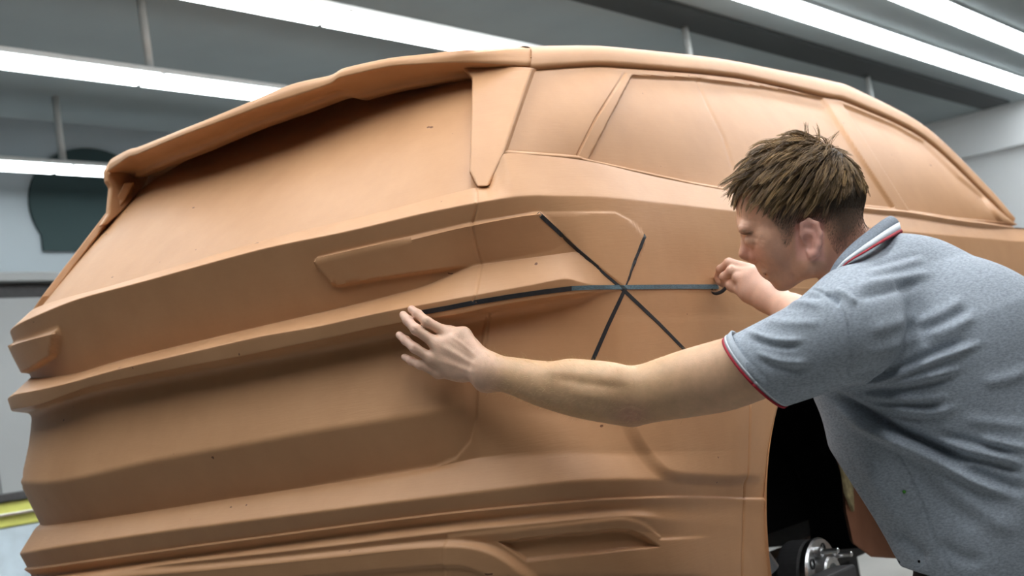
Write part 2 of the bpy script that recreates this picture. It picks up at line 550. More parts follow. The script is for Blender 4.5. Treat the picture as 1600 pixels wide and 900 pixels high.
# every row: (corner radius, [(px, py, offset) ...], [(s, z, offset) ...] beyond the picture)
ROWS = [
    ('R0', 0.004, [(47, 487, -.045), (100, 466, -.045), (185, 443, -.045), (300, 409, -.045), (400, 379, -.045), (560, 340, -.045),
                   (735, 295, -.045), (760, 291, -.06), (775, 266, -.072), (789, 240, -.078), (845, 243, -.066), (900, 249, -.056), (1047, 281, -.038), (1200, 308, -.03),
                   (1360, 328, -.03), (1491, 345, -.03), (1584, 357, -.03)]),
    ('R1', 0.003, [(20, 512, 0.0100), (50, 496, 0.0100), (125, 466, 0.0100), (225, 439, 0.0100), (400, 391, 0.0100), (560, 357, 0.0100), (680, 329, 0.0100), (742, 317, 0.0100),
                   (805, 307, 0.0068), (880, 306, 0.0014), (980, 311, 0.0000), (1080, 322, 0.0020), (1200, 336, 0.0030), (1400, 360, 0.0040), (1584, 377, 0.0040)]),
    ('R2', 0.05, [(20, 545, 0), (225, 495, -.012), (400, 450, -.012), (600, 405, -.012), (742, 370, -.010), (850, 350, -.004), (900, 350, .003), (980, 370, .009),
                  (1100, 375, .010), (1300, 395, .012), (1584, 420, .012)]),
    ('R3a', 0.0015, [(28, 592, -.028), (82, 589, -.030), (125, 582, -.032), (200, 560, -.032), (400, 512, -.032), (500, 489, -.032), (650, 451, -.030), (750, 414, -.024),
                    (830, 403, -.014), (895, 394, -.002), (925, 412, .010), (950, 431, .014), (975, 449, .014), (1120, 446, .012), (1300, 450, .014), (1584, 460, .014)]),
    ('R3b', 0.0022, [(24, 616, 0.0360), (60, 609, 0.0360), (100, 600, 0.0360), (200, 573, 0.0360), (400, 527, 0.0360), (500, 509, 0.0360), (600, 487, 0.0360), (725, 464, 0.0360), (820, 447, 0.0360),
                    (878, 436, 0.0352), (920, 444, 0.0256), (975, 451, 0.0145), (1120, 448, 0.0125), (1300, 452, 0.0145), (1584, 462, 0.0145)]),
    ('R3c', 0.002, [(18, 640, 0.0300), (60, 632, 0.0300), (151, 601, 0.0300), (300, 571, 0.0300), (400, 552, 0.0300), (500, 531, 0.0300), (600, 509, 0.0300), (725, 489, 0.0300), (780, 477, 0.0300),
                    (900, 459, 0.0280), (940, 455, 0.0192), (975, 453, 0.0140), (1120, 450, 0.0120), (1300, 454, 0.0140), (1584, 464, 0.0140)]),
    ('R4', 0.02, [(30, 648, -0.0200), (60, 641, -0.0220), (151, 611, -0.0240), (300, 583, -0.0240), (400, 564, -0.0240), (500, 545, -0.0240), (600, 524, -0.0240), (725, 499, -0.0200), (780, 487, -0.0220),
                  (900, 466, 0.0000), (940, 459, 0.0100), (975, 456, 0.0135), (1120, 453, 0.0115), (1300, 458, 0.0135), (1584, 468, 0.0135)]),
    ('R4b', 0.06, [(36, 695, -0.0040), (200, 665, -0.0080), (400, 617, -0.0080), (600, 575, -0.0080), (740, 550, -0.0040), (800, 545, -0.0060), (900, 545, -0.0020), (980, 550, 0.0060), (1120, 550, 0.0080), (1300, 560, 0.0100), (1584, 580, 0.0100)]),
    ('R5', 0.008, [(36, 754, .030), (100, 751, .030), (250, 718, .030), (400, 691, .030), (500, 672, .030), (620, 653, .027), (725, 637, .016), (745, 634, .006), (800, 640, -.004), (880, 645, -.006), (960, 650, .000),
                   (1040, 655, .004), (1160, 655, .004), (1300, 660, .004), (1584, 690, .004)]),
    ('R6', 0.0015, [(57, 820, -.006), (75, 821, -.006), (200, 804, -.006), (400, 773, -.006), (600, 743, -.004), (685, 729, -.002), (745, 716, 0.0030), (800, 709, 0.0100), (880, 703, 0.0120), (960, 704, 0.0080),
                   (1040, 706, .004), (1160, 705, .002), (1300, 710, .002), (1584, 750, .002)]),
    ('R6b', 0.005, [(50, 827, .008), (75, 827, .008), (200, 810, .008), (400, 779, .008), (600, 749, .008), (685, 735, .010), (745, 722, 0.0080), (800, 715, 0.0125), (880, 709, 0.0145), (960, 710, 0.0098),
                    (1040, 712, .005), (1160, 711, .002), (1300, 716, .002), (1584, 756, .002)]),
    ('R7', 0.005, [(20, 867, .052), (120, 850, .052), (300, 824, .052), (450, 805, .052), (600, 786, .052), (700, 774, .052), (800, 762, .050), (900, 752, .044), (980, 749, .034),
                   (1017, 749, .026), (1060, 750, .014), (1100, 751, .006), (1160, 752, .002), (1300, 756, .0), (1584, 800, .0)]),
    ('R8', 0.0015, [(20, 890, .038), (150, 873, .038), (300, 852, .038), (450, 832, .038), (600, 812, .038), (700, 800, .038), (800, 790, .036), (900, 781, .030), (1017, 775, .014), (1100, 775, .002),
                    (1162, 777, -.001), (1300, 780, -.002), (1584, 820, -.002)]),
    ('R8b', 0.003, [(20, 893, .046), (150, 876, .046), (300, 855, .046), (450, 835, .046), (600, 815, .046), (700, 803, .046), (800, 793, .044), (900, 784, .037), (1017, 778, .020), (1100, 778, .007),
                    (1162, 780, .003), (1300, 783, .002), (1584, 823, .002)]),
    ('R9', 0.02, [(20, 905, .026), (300, 868, .026), (600, 828, .026), (700, 817, .026), (800, 808, .026), (900, 799, .022), (1000, 795, .012), (1100, 796, .003), (1162, 798, .001), (1300, 800, 0), (1584, 840, 0)]),
    ('R10', 0.004, [(20, 916, .050), (300, 877, .050), (600, 843, .050), (700, 831, .050), (833, 818, .046), (983, 806, .030), (1040, 812, .012), (1100, 818, .003), (1162, 822, .001), (1300, 830, 0), (1584, 870, 0)]),
    ('R11', 0.002, [(20, 935, .036), (300, 893, .036), (600, 862, .036), (700, 850, .036), (780, 845, .036), (867, 835, .034), (967, 827, .024), (1010, 832, .012), (1100, 840, .002), (1162, 846, .0), (1300, 850, 0), (1584, 890, 0)]),
    ('R12', 0.02, [(20, 1000, .02), (300, 960, .022), (600, 930, .024), (800, 900, .024), (967, 880, .018), (1040, 880, .006), (1162, 880, .0), (1300, 885, 0), (1584, 930, 0)]),
    ('R13', 0.02, [(20, 1120, -.02), (300, 1090, -.02), (600, 1060, -.015), (800, 1040, -.01), (1040, 1020, -.01), (1162, 1020, -.01), (1300, 1020, -.01), (1584, 1060, -.01)]),
]
# sample positions along the plan: fine where the picture looks, coarse round the far side and the front
s_end = S_[-1]
scols = np.unique(np.concatenate([np.linspace(S_[0], -1.75, 40), np.linspace(-1.75, -0.75, 220), np.linspace(-0.75, 0.35, 420), np.linspace(0.35, 1.75, 640),
                                  np.linspace(1.75, 3.2, 110), np.linspace(3.2, s_end, 40)]))
RZ, RO, RR = [], [], []
for name, rad_, keys in ROWS:
    pts = []
    for (px, py, o) in keys:
        s, z = hit_plan(px, py, o)
        pts.append((s, z, o))
    pts.sort()
    # drop keys that collapse on the same s
    cl = [pts[0]]
    for p in pts[1:]:
        if p[0] - cl[-1][0] > 0.004:
            cl.append(p)
    a = np.array(cl)
    # far side mirrors the heights of the near side beyond the last visible key
    RZ.append(pchip(a[:, 0], a[:, 1], scols))
    RO.append(pchip(a[:, 0], a[:, 2], scols))
    RR.append(rad_)
RZ, RO = np.array(RZ), np.array(RO)           # rows x cols
for k in range(1, len(RZ)):                   # rows never cross
    RZ[k] = np.minimum(RZ[k], RZ[k - 1] - 0.0008)
# profile with rounded corners
NCOR = 5
prof_o, prof_z, rowpos = [], [], []
nrow = len(ROWS)
seglen = np.hypot(np.diff(RZ, axis=0), np.diff(RO, axis=0))
NSEG = [max(3, int(np.median(seglen[k]) / 0.0045)) for k in range(nrow - 1)]
vr = []                                       # row coordinate of every profile sample


def rowpt(k):
    return RO[k], RZ[k]


for k in range(nrow):
    if k in (0, nrow - 1):
        prof_o.append(RO[k]); prof_z.append(RZ[k]); vr.append(float(k))
    else:
        ra = np.minimum(RR[k], 0.42 * seglen[k - 1]) / seglen[k - 1]
        rb = np.minimum(RR[k], 0.42 * seglen[k]) / seglen[k]
        ao, az = RO[k] + (RO[k - 1] - RO[k]) * ra, RZ[k] + (RZ[k - 1] - RZ[k]) * ra
        bo, bz = RO[k] + (RO[k + 1] - RO[k]) * rb, RZ[k] + (RZ[k + 1] - RZ[k]) * rb
        m = NCOR if RR[k] < 0.015 else 9
        for j in range(m):
            t = j / (m - 1)
            prof_o.append((1 - t) ** 2 * ao + 2 * t * (1 - t) * RO[k] + t * t * bo)
            prof_z.append((1 - t) ** 2 * az + 2 * t * (1 - t) * RZ[k] + t * t * bz)
            vr.append(k + (t - 0.5) * 0.2)
    if k < nrow - 1:
        # straight part to the next corner
        rb = np.minimum(RR[k], 0.42 * seglen[k]) / seglen[k] if k > 0 else np.zeros(len(scols))
        ra = np.minimum(RR[k + 1], 0.42 * seglen[k]) / seglen[k] if k + 1 < nrow - 1 else np.zeros(len(scols))
        for j in range(1, NSEG[k]):
            t = rb + (1 - ra - rb) * j / NSEG[k]
            prof_o.append(RO[k] + (RO[k + 1] - RO[k]) * t)
            prof_z.append(RZ[k] + (RZ[k + 1] - RZ[k]) * t)
            vr.append(k + 0.1 + 0.8 * j / NSEG[k])
PO, PZ = np.array(prof_o).T, np.array(prof_z).T        # cols x samples
vr = np.array(vr)
bx_, by_ = plan_pt(scols, 0)
nx_, ny_ = np.interp(scols, S_, NX), np.interp(scols, S_, NY)
BV = np.stack([bx_[:, None] + PO * nx_[:, None], by_[:, None] + PO * ny_[:, None], PZ], -1)    # cols x samples x 3
NU, NV = PO.shape
BX, BY, BD = pj(BV)
vis = ((scols > -1.45) & (scols < 2.6))[:, None] & np.ones(NV, bool)[None]
NRM = np.stack([np.broadcast_to(nx_[:, None], PO.shape), np.broadcast_to(ny_[:, None], PO.shape), np.zeros(PO.shape)], -1)
DISP = np.zeros(PO.shape)
rowv = np.broadcast_to(vr[None, :], PO.shape)

R = {n[0]: i for i, n in enumerate(ROWS)}
near = (scols > 0.2)[:, None] & vis
far_ = (scols < -0.3)[:, None] & vis

# lamp unit on the near corner: proud along its top edge, sinking towards the bottom
LAMP = [(493, 411), (497, 403), (560, 389), (735, 350), (842, 332), (906, 394), (830, 404), (750, 414), (600, 435), (530, 447), (521, 444)]
sd = sdist(BX, BY, LAMP)
top = seg_dist(BX, BY, [(480, 407), (735, 350), (842, 332)])
m_l = near & (rowv > R['R1']) & (rowv < R['R3a'] + 0.05)
amp = 0.013 - 0.017 * np.clip(top / 62, 0, 1)
wl_ = sstep(BX, 690, 760)
amp = (0.012 - 0.003 * np.clip(top / 62, 0, 1)) * (1 - wl_) + amp * wl_
DISP += np.where(m_l, sstep(sd, -2.2, 2.2) * amp, 0)
lamp_mask = m_l & (sd > 0)
# far lamp
LAMPF = [(4, 543), (93, 516), (95, 520), (88, 556), (60, 574), (27, 592), (10, 600)]
sdf = sdist(BX, BY, LAMPF)
m_f = far_ & (rowv > R['R1'] + .05) & (rowv < R['R3a'] + 0.1)
DISP += np.where(m_f, sstep(sdf, -2.0, 2.0) * 0.018, 0)
lampf_mask = m_f & (sdf > 0)
# faint second lamp outline on the flank
OUT2 = [(842, 332), (960, 332), (985, 345), (1008, 370), (975, 450), (906, 394)]
sd2 = sdist(BX, BY, OUT2)
DISP += np.where(near & (rowv < R['R3a'] + .3), sstep(sd2, -1.5, 1.5) * 0.0028, 0)
# inset panel edge of the tailgate: rounded lower corner and upright edge
INS = [(20, 700)] + [(40, 800), (57, 819), (80, 821)] + [(200, 804), (400, 773), (600, 743), (680, 730)] + \
      [(712, 716), (735, 690), (745, 650), (748, 600), (755, 520), (765, 480), (600, 480), (20, 600)]
sdi = sdist(BX, BY, INS)
m_i = vis & (rowv > R['R4']) & (rowv < R['R6b'] + 0.3)
DISP += np.where(m_i, -0.006 * sstep(sdi, -1.5, 2.5) * sstep(BX, 420, 690), 0)


def groove(poly, width, depth, mask):
    global DISP
    d = seg_dist(BX, BY, poly)
    DISP = DISP - np.where(mask, depth * np.exp(-(d / width) ** 2), 0)


# shut lines
groove([(745, 290), (745, 325), (738, 350), (744, 385), (752, 414), (747, 440), (741, 472)], 1.5, 0.004, near & (rowv < R['R3c']))
groove([(766, 484), (758, 545)], 1.3, 0.004, near & (rowv > R['R3c']))
groove([(1170, 560), (1167, 640), (1163, 760), (1159, 910)], 1.3, 0.004, near)
groove([(38, 648), (35, 700), (33, 770)], 1.2, 0.003, far_)
# flare of the wheel-arch panel against the bumper corner
FL = list(map(tuple, smooth_poly([(965, 600), (978, 650), (990, 680), (1008, 708), (1030, 732), (1050, 741), (1085, 745), (1140, 748)], 6))) + [(1210, 742), (1230, 500), (965, 500)]
sdl = sdist(BX, BY, FL)
m_fl = near & (rowv > R['R3c'] + .3) & (rowv < R['R8'])
DISP += np.where(m_fl, 0.013 * sstep(sdl, -13, 5) * sstep(BY, 470, 640) * sstep(1200 - BX, -5, 60), 0)
# outlet in the bumper corner
DUCT = [(780, 846), (867, 835), (960, 827), (985, 828), (1003, 836), (1029, 854), (940, 864), (822, 877)]
sdu = sdist(BX, BY, DUCT)
m_d = near & (rowv > R['R10'])
DISP -= np.where(m_d, 0.020 * sstep(sdu, -1.0, 4.0) * np.clip(1 - (BY - 827 - (1029 - BX) * 0.07) / 55, 0.15, 1), 0)
COVE = list(map(tuple, smooth_poly([(700, 838), (833, 824), (950, 812), (985, 812), (1010, 822), (1030, 838), (1040, 842), (1150, 835)], 6))) + [(1150, 900), (700, 900)]
sdc = sdist(BX, BY, COVE)
DISP += np.where(m_d, 0.004 * sstep(sdc, -3, 3) * sstep(1130 - BX, 0, 100), 0)
# diffuser frame below
DIF = [(-50, 920)] + list(map(tuple, smooth_poly([(100, 899), (300, 884), (500, 864), (660, 847), (725, 845), (765, 853), (795, 868), (820, 887), (850, 912)], 6))) + [(850, 1200), (-50, 1200)]
sdd = sdist(BX, BY, DIF)
m_dd = vis & (rowv > R['R9'])
DISP += np.where(m_dd, 0.020 * sstep(sdd, -4, 9), 0)
DIF2 = [(-50, 980)] + list(map(tuple, smooth_poly([(300, 918), (480, 900), (640, 886), (715, 882), (750, 890), (778, 905)], 6))) + [(800, 1200), (-50, 1200)]
sde = sdist(BX, BY, DIF2)
DISP -= np.where(m_dd, 0.006 * sstep(sde, -1.5, 3), 0)
BV = BV + NRM * DISP[..., None]
HUB = np.array([1.214, -0.84, 0.33])
ARCH_R = 0.489
for hxx in (HUB[0], HUB[0] + 2.9):            # draw the vertices beside a wheel opening onto its edge
    ddx, ddz = BV[..., 0] - hxx, (BV[..., 2] - HUB[2]) * 0.92
    rr_ = np.hypot(ddx, ddz)
    mk = (rr_ > ARCH_R - 0.006) & (rr_ < ARCH_R + 0.0045) & (abs(scols) > 1.0)[:, None]
    kf = np.where(mk, ARCH_R / np.maximum(rr_, .01), 1.0)
    BV[..., 0] = hxx + ddx * kf
    BV[..., 2] = np.where(mk, HUB[2] + ddz * kf / 0.92, BV[..., 2])
V = BV.reshape(-1, 3)
F = grid_faces(NU, NV)
fc = V[F].mean(1)
fu = np.repeat(np.arange(NU - 1), NV - 1)
fvr = np.tile(0.5 * (vr[:-1] + vr[1:]), NU - 1)
fs = 0.5 * (scols[:-1] + scols[1:])[fu]
fX, fY, _ = pj(fc)
lm = lamp_mask.reshape(-1)[F].mean(1) > 0.5
lmf = lampf_mask.reshape(-1)[F].mean(1) > 0.5
# wheel openings
HUB = np.array([1.214, -0.84, 0.33])
ARCH_R = 0.489
keep = np.ones(len(F), bool)
for hxx in (HUB[0], HUB[0] + 2.9):
    keep &= ~((abs(fs) > 1.2) & (np.hypot((fc[:, 0] - hxx), (fc[:, 2] - HUB[2]) * 0.92) < ARCH_R - .0005))
    keep &= ~((abs(fs) > 1.2) & (abs(fc[:, 0] - hxx) < ARCH_R) & (fc[:, 2] < HUB[2]))
keep &= ~((fs > 1.2) & (fc[:, 0] > HUB[0]) & (fc[:, 0] < HUB[0] + 2.9) & (fY > 868))
s_shut = hit_plan(752, 414, 0)[0]
pid = np.zeros(len(F), int)
pid[:] = 3                                            # quarter and side panel
pid[(fs < s_shut) & (fvr < R['R6'] + 0.05)] = 1       # tailgate
pid[(fs >= -1.4) & (fvr >= R['R6'] + .05) & (fX < 1162)] = 2
pid[(fvr >= R['R8'] + .05) & (fX < 1162)] = 2
pid[(fs < -1.3)] = 3
pid[(fX >= 1162) & (fs > .9) & (fX < 1240) & (fY > 520) & (fc[:, 0] < HUB[0])] = 4
pid[(fs < -1.3) & (fvr > -1)] = 3
pid[lm] = 5
pid[lmf] = 6
pid[~keep] = -1
split_grid(V, F[:, ::-1], pid, [(1, 'tailgate'), (2, 'rear_bumper'), (3, 'side_panel'), (4, 'wheel_arch_flange'), (5, 'tail_lamp'), (6, 'tail_lamp')], 'clay', car)

# rim of the wheel opening turned inwards
def arch_rim(hxx, sgn, name):
    a = np.radians(np.linspace(-20, 200, 90))
    P = []
    for q in a:
        x, z = hxx + ARCH_R * np.cos(q), HUB[2] + ARCH_R * np.sin(q) / 0.92
        P.append((x, z))
    P = np.array(P)
    rows = []
    for dy in (-0.0, 0.05):
        rows.append(np.stack([P[:, 0], np.full(len(P), sgn * (W + 0.008 - dy)), P[:, 1]], -1))
    V = np.concatenate(rows)
    n = len(P)
    F = np.array([(i, i + 1, n + i + 1, n + i) for i in range(n - 1)])
    return mesh_obj(name, V, F, 'clay', car)


for hxx in (HUB[0], HUB[0] + 2.9):
    for sg in (-1, 1):
        arch_rim(hxx, sg, 'wheel_arch_rim')

# ---- greenhouse
def side_y(x, z):
    wb = 0.905 - 0.165 * np.clip((1.15 - x) / 1.0, 0, 1.2) ** 1.6 - 0.05 * np.clip((x - 2.6) / 0.8, 0, 1.5) ** 2
    return wb - 0.36 * (z - 1.27) - 0.3 * np.clip(z - 1.5, 0, 1) ** 2


def g_side(p, inset=0.0):
    return p[1] + side_y(p[0], p[2]) - inset


B0 = [(789, 240), (900, 248), (919, 253), (1047, 281), (1100, 292), (1200, 308), (1360, 328), (1416, 333), (1491, 345), (1540, 351), (1584, 357)]
B1 = [(833, 108), (927, 102), (980, 104), (1073, 111), (1130, 117), (1180, 125), (1289, 150), (1335, 162), (1444, 215), (1538, 302), (1583, 351)]
B2 = [(815, 73), (900, 73), (950, 76), (1073, 89), (1130, 97), (1180, 107), (1289, 127), (1335, 144), (1438, 203), (1532, 296), (1583, 347)]
P0 = np.array([at_func(*q, lambda p: g_side(p, -0.012)) for q in B0])
P1 = np.array([at_func(*q, g_side) for q in B1])
P2 = np.array([at_func(*q, lambda p: g_side(p, 0.055)) for q in B2])

P2[-1] = P1[-1] + [0.03, 0.03, 0.02]
UU = np.linspace(-0.05, 10, 361)
L0, L1, L2 = crom(P0, UU), crom(P1, UU), crom(P2, UU)
Lm = L0 + [0, 0.03, -0.05]
# vertical profile: tucked foot, belt ledge, glass, groove under the rail, rail
VS = []
vlab = []
for t in np.linspace(0, 1, 3)[:-1]:
    VS.append(Lm + (L0 + [0, -0.004, 0] - Lm) * t); vlab.append(0)
for dz, dy in ((0, -.004), (.004, -.003), (.008, .004), (.010, .008)):
    VS.append(L0 + [0, dy, dz]); vlab.append(0)
ta = L0 + [0, .008, .011]
tb = L1 + [0, .004, -.004]
for t in np.linspace(0, 1, 90):
    p = ta + (tb - ta) * t
    p = p + np.stack([np.zeros(len(p)), -0.022 * np.sin(np.pi * t) * sstep(UU, -.1, 1.2), np.zeros(len(p))], -1)
    VS.append(p); vlab.append(1)
for t in np.linspace(0, 1, 5)[1:]:
    VS.append(tb + [0, .006 * math.sin(t * math.pi), .006 * t] + (L1 - tb) * 0); vlab.append(2)
tc_ = tb + [0, -.006, .010]
for t in np.linspace(0, 1, 14):
    p = tc_ + (L2 - tc_) * t
    p = p + np.stack([np.zeros(len(p)), -0.02 * np.sin(np.pi * np.full(len(p), t)), 0.012 * np.sin(np.pi * np.full(len(p), t))], -1)
    VS.append(p); vlab.append(2)
GV = np.stack(VS, 1)                           # cols x samples x 3
gX, gY, _ = pj(GV)
gn = np.array([0, -1, 0.3]) / np.hypot(1, .3)
gl = np.array(vlab)[None, :] == 1
WIN_R = [(989, 117), (1092, 122), (1132, 128), (1200, 136), (1286, 153), (1398, 324), (1200, 304), (1100, 287), (1047, 277), (920, 250)]
WIN_F = [(1318, 163), (1398, 195), (1444, 221), (1500, 276), (1538, 307), (1566, 346), (1491, 339), (1422, 328)]
w1, w2 = sdist(gX, gY, WIN_R), sdist(gX, gY, WIN_F)
gd = -0.010 * sstep(w1, -1.5, 1.5) - 0.010 * sstep(w2, -1.5, 2.0)
for poly, w_, dp in (([(976, 115), (932, 183), (899, 248)], 1.4, .004), ([(1092, 120), (1110, 160), (1135, 210), (1150, 260)], 2.0, .0022)):
    gd -= dp * np.exp(-(seg_dist(gX, gY, poly) / w_) ** 2)
GV = GV + np.where(gl, gd, 0)[..., None] * gn
nu, nv = GV.shape[:2]
Gv = GV.reshape(-1, 3)
GF = grid_faces(nu, nv)
gc = Gv[GF].mean(1)
gfx, gfy, _ = pj(gc)
lab = np.tile(0.5 * (np.array(vlab[:-1]) + np.array(vlab[1:])), nu - 1)
gp = np.full(len(GF), 1)
gp[(lab == 1) & inside(gfx, gfy, WIN_R)] = 2
gp[(lab == 1) & inside(gfx, gfy, WIN_F)] = 3
gp[lab > 1.4] = 4
nm_g = [(1, 'window_surround'), (2, 'rear_door_window'), (3, 'front_door_window'), (4, 'roof_rail')]
split_grid(Gv, GF, gp, nm_g, 'clay', car)
split_grid(Gv * [1, -1, 1], GF[:, ::-1], gp, nm_g, 'clay', car)      # far flank
# roof skin between the rails
rz = []
for t in np.linspace(0, 1, 25):
    y = L2[:, 1] * (1 - 2 * t)
    rz.append(np.stack([L2[:, 0] - 0.10 * (1 - (1 - 2 * t) ** 2) * (L2[:, 2] < 1.65) * 0, y, L2[:, 2] + 0.045 * (1 - (1 - 2 * t) ** 2)], -1))
RV = np.stack(rz, 1)[::4]
mesh_obj('roof', RV.reshape(-1, 3), grid_faces(RV.shape[0], RV.shape[1])[:, ::-1], 'clay', car)

# rear window
r0 = np.stack([*plan_pt(scols, RO[0] - 0.015), RZ[0] - 0.003], -1)
sel = (scols > -0.98) & (scols < 0.98)
r0 = r0[sel]


def r0_at(y):
    o = np.argsort(r0[:, 1])
    return np.stack([np.interp(y, r0[o, 1], r0[o, 0]), y, np.interp(y, r0[o, 1], r0[o, 2])], -1)


gy = np.linspace(-1, 1, 81)
bot = r0_at(gy * 0.745)
zmid = np.interp(0, gy, bot[:, 2])
bot[:, 2] = np.where(abs(gy) > .9, np.minimum(bot[:, 2], np.interp(np.sign(gy) * .9, gy, bot[:, 2])), bot[:, 2])
topy = gy * 0.625
pxp = A * (1 - (1 - np.abs(topy / W) ** NEXP) ** (1 / NEXP))
ztop = 1.650 - 0.065 * gy ** 2
top_ = np.stack([pxp + 0.080 + 1.10 * (ztop - 1.28), topy, ztop], -1)
GLS = np.stack([bot + (top_ - bot) * t + np.array([-.03, 0, .03]) * math.sin(math.pi * t) * .12 for t in np.linspace(0, 1, 40)], 1)
mesh_obj('rear_window', GLS.reshape(-1, 3), grid_faces(81, 40), 'clay', car)

# roof spoiler
def te(p, k):
    return p[0] - (0.230 + 0.32 * p[1] ** 2 + k)


SIL = [(176, 247), (203, 233), (215, 230), (300, 196), (400, 155), (458, 131), (515, 118), (539, 106), (602, 92), (660, 85), (735, 78)]
BOT = [(168, 268), (200, 246), (215, 241), (300, 206), (400, 169), (463, 149), (515, 131), (532, 121), (602, 105), (660, 100), (722, 98)]
LED = [(176, 285), (222, 264), (240, 256), (310, 228), (400, 190), (463, 168), (527, 144), (560, 146), (602, 135), (660, 124), (725, 115)]
sS = np.array([at_func(*q, lambda p: te(p, 0.012)) for q in SIL])
sB = np.array([at_func(*q, lambda p: te(p, 0.0)) for q in BOT])
sL = np.array([at_func(*q, lambda p: te(p, 0.075)) for q in LED])
up = np.linspace(0, 10, 121)


def lin(P, t):
    return np.stack([pchip(np.arange(len(P)), P[:, k], t) for k in range(3)], -1)


flip = np.array([1, -1, 1])
eS, eB, eL = P2[0], P1[0] + [0, .002, .008], P1[0] + [.03, .05, -.012]
sS = np.vstack([sS, eS]); sB = np.vstack([sB, eB]); sL = np.vstack([sL, eL])
up = np.linspace(0, 11, 133)
sS, sB, sL = lin(sS, up), lin(sB, up), lin(sL, up)
gt = np.stack([np.interp(sB[:, 1], topy, top_[:, 0]), sB[:, 1], np.interp(sB[:, 1], topy, top_[:, 2])], -1)
rf = sS.copy()
rf[:, 0] = 0.80
rf[:, 2] = np.interp(abs(rf[:, 1]), [0, .66], [1.70, 1.648])
mid = 0.5 * (sS + rf) + [0, 0, 0.012]
sL2 = sL + [0.006, 0, -0.010]
und = 0.5 * (sL2 + gt) + [0.03, 0, 0.015]
prof = [rf, mid, sS + [0.03, 0, 0.003], sS, 0.5 * (sS + sB) + [-.004, 0, 0] + np.outer(sstep(up, 9.6, 11), [.004, -.020, .012]), sB, sB + [0.008, 0, -0.002], sL, sL2, sL2 + [0.03, 0, -0.002], und, gt + [.02, 0, 0]]
SP = []
for a, b in zip(prof[:-1], prof[1:]):
    for t in (0, 1 / 3, 2 / 3):
        SP.append(a + (b - a) * t)
SP.append(prof[-1])
SPV = np.stack(SP, 1)
nsp, msp = SPV.shape[:2]
Vsp = SPV.reshape(-1, 3)
sp = mesh_obj('spoiler', Vsp, grid_faces(nsp, msp), 'clay', car)
bm = bmesh.new(); bm.from_mesh(sp.data)
bmesh.ops.holes_fill(bm, edges=[e for e in bm.edges if e.is_boundary and (e.verts[0].index < msp and e.verts[1].index < msp or e.verts[0].index >= (nsp - 1) * msp and e.verts[1].index >= (nsp - 1) * msp)], sides=0)
bm.to_mesh(sp.data); bm.free()

# end plate on the far end of the spoiler
ep = [at_axis(x, y, 1, 0.615) for x, y in ((178, 246), (166, 266), (168, 282), (174, 292), (170, 334), (158, 352), (168, 350), (196, 326), (228, 288), (238, 262), (206, 238))]
MB().prism([Vector(q) for q in ep], (0.004, 0.022, 0)).build('spoiler_end', 'clay', car, bevel=0.005)

# upright blades beside the rear window
def P3(px, py, y):
    return Vector(at_axis(px, py, 1, y))


b_ = Vector(P1[0]) + Vector((-.012, -.006, .000))
b1_ = Vector(P0[0]) + Vector((-.014, -.006, 0))
bpn = (b_ - b1_).cross(Vector((-.66, .75, 0))).normalized()


def on_blade(px, py):
    d = Vector(ray(px, py))
    c = Vector(CAM)
    return c + d * ((b_ - c).dot(bpn) / d.dot(bpn))


bl = {'tl': on_blade(719, 100) + Vector((.03, .02, 0)), 'b': b_, 'b1': b1_, 'c': on_blade(762, 291), 'd': on_blade(746, 291), 'e': on_blade(734, 267), 'a': on_blade(738, 122)}
bl['tl'] = Vector(at_axis(719, 100, 1, bl['a'].y + .035))
bn = Vector((0.02, 0.016, 0.0))
names_b = ['tl', 'b', 'b1', 'c', 'd', 'e', 'a']
BVv = [bl[k] for k in names_b] + [bl[k] + bn + (Vector((0.03, 0, 0.01)) if k in ('b', 'b1', 'c') else Vector((0, 0, 0))) for k in names_b]
BF = [(0, 6, 1), (6, 5, 2, 1), (5, 4, 3, 2)] + [tuple(range(7, 14))] + [(i, (i + 1) % 7, 7 + (i + 1) % 7, 7 + i) for i in range(7)]
for sg in (1, -1):
    vv = [(q[0], q[1] * sg, q[2]) for q in BVv]
    o = mesh_obj('window_blade', vv, BF, 'clay', car, smooth=False)
    bm = bmesh.new(); bm.from_mesh(o.data); bmesh.ops.recalc_face_normals(bm, faces=bm.faces); bm.to_mesh(o.data); bm.free()
    md = o.modifiers.new('bevel', 'BEVEL'); md.width = 0.004; md.segments = 3
# closing strips behind the blades (between flank and rear window)
for sg in (1, -1):
    a0 = np.array([GLS[0, k] for k in range(40)])
    b0 = np.stack([P0[0] + (P1[0] - P0[0]) * t for t in np.linspace(0, 1, 40)]) + [0.02, 0.02, 0]
    vv = np.concatenate([a0 + [0.02, -0.005, 0], b0]) * [1, sg, 1]
    mesh_obj('window_pillar', vv, np.array([(i, i + 1, 41 + i, 40 + i) for i in range(39)]), 'clay', car)

# bonnet and windscreen (hidden behind the man in the picture)
wsb = L1[-1]
WS = []
for t in np.linspace(0, 1, 12):
    w = 1 - 2 * t
    e = np.stack([np.interp(np.linspace(300, 360, 12), np.arange(361), L2[:, k]) for k in range(3)], -1)
    WS.append(np.stack([e[:, 0] + 0.22 * (1 - w * w) * np.linspace(0.2, 1, 12), e[:, 1] * w, e[:, 2] + .03 * (1 - w * w)], -1))
WS = np.stack(WS, 1)
mesh_obj('windscreen', WS.reshape(-1, 3), grid_faces(12, 12)[:, ::-1], 'clay', car)
hb = []
for x in np.linspace(3.0, 4.75, 20):
    zz = 1.20 - 0.10 * ((x - 3.0) / 1.75) ** 2
    hb.append([(x, y * 0.93, zz + 0.05 * (1 - y * y)) for y in np.linspace(-1, 1, 15)])
hb.append([(4.78, y * 0.93, 0.2) for y in np.linspace(-1, 1, 15)])
hb = np.array(hb)
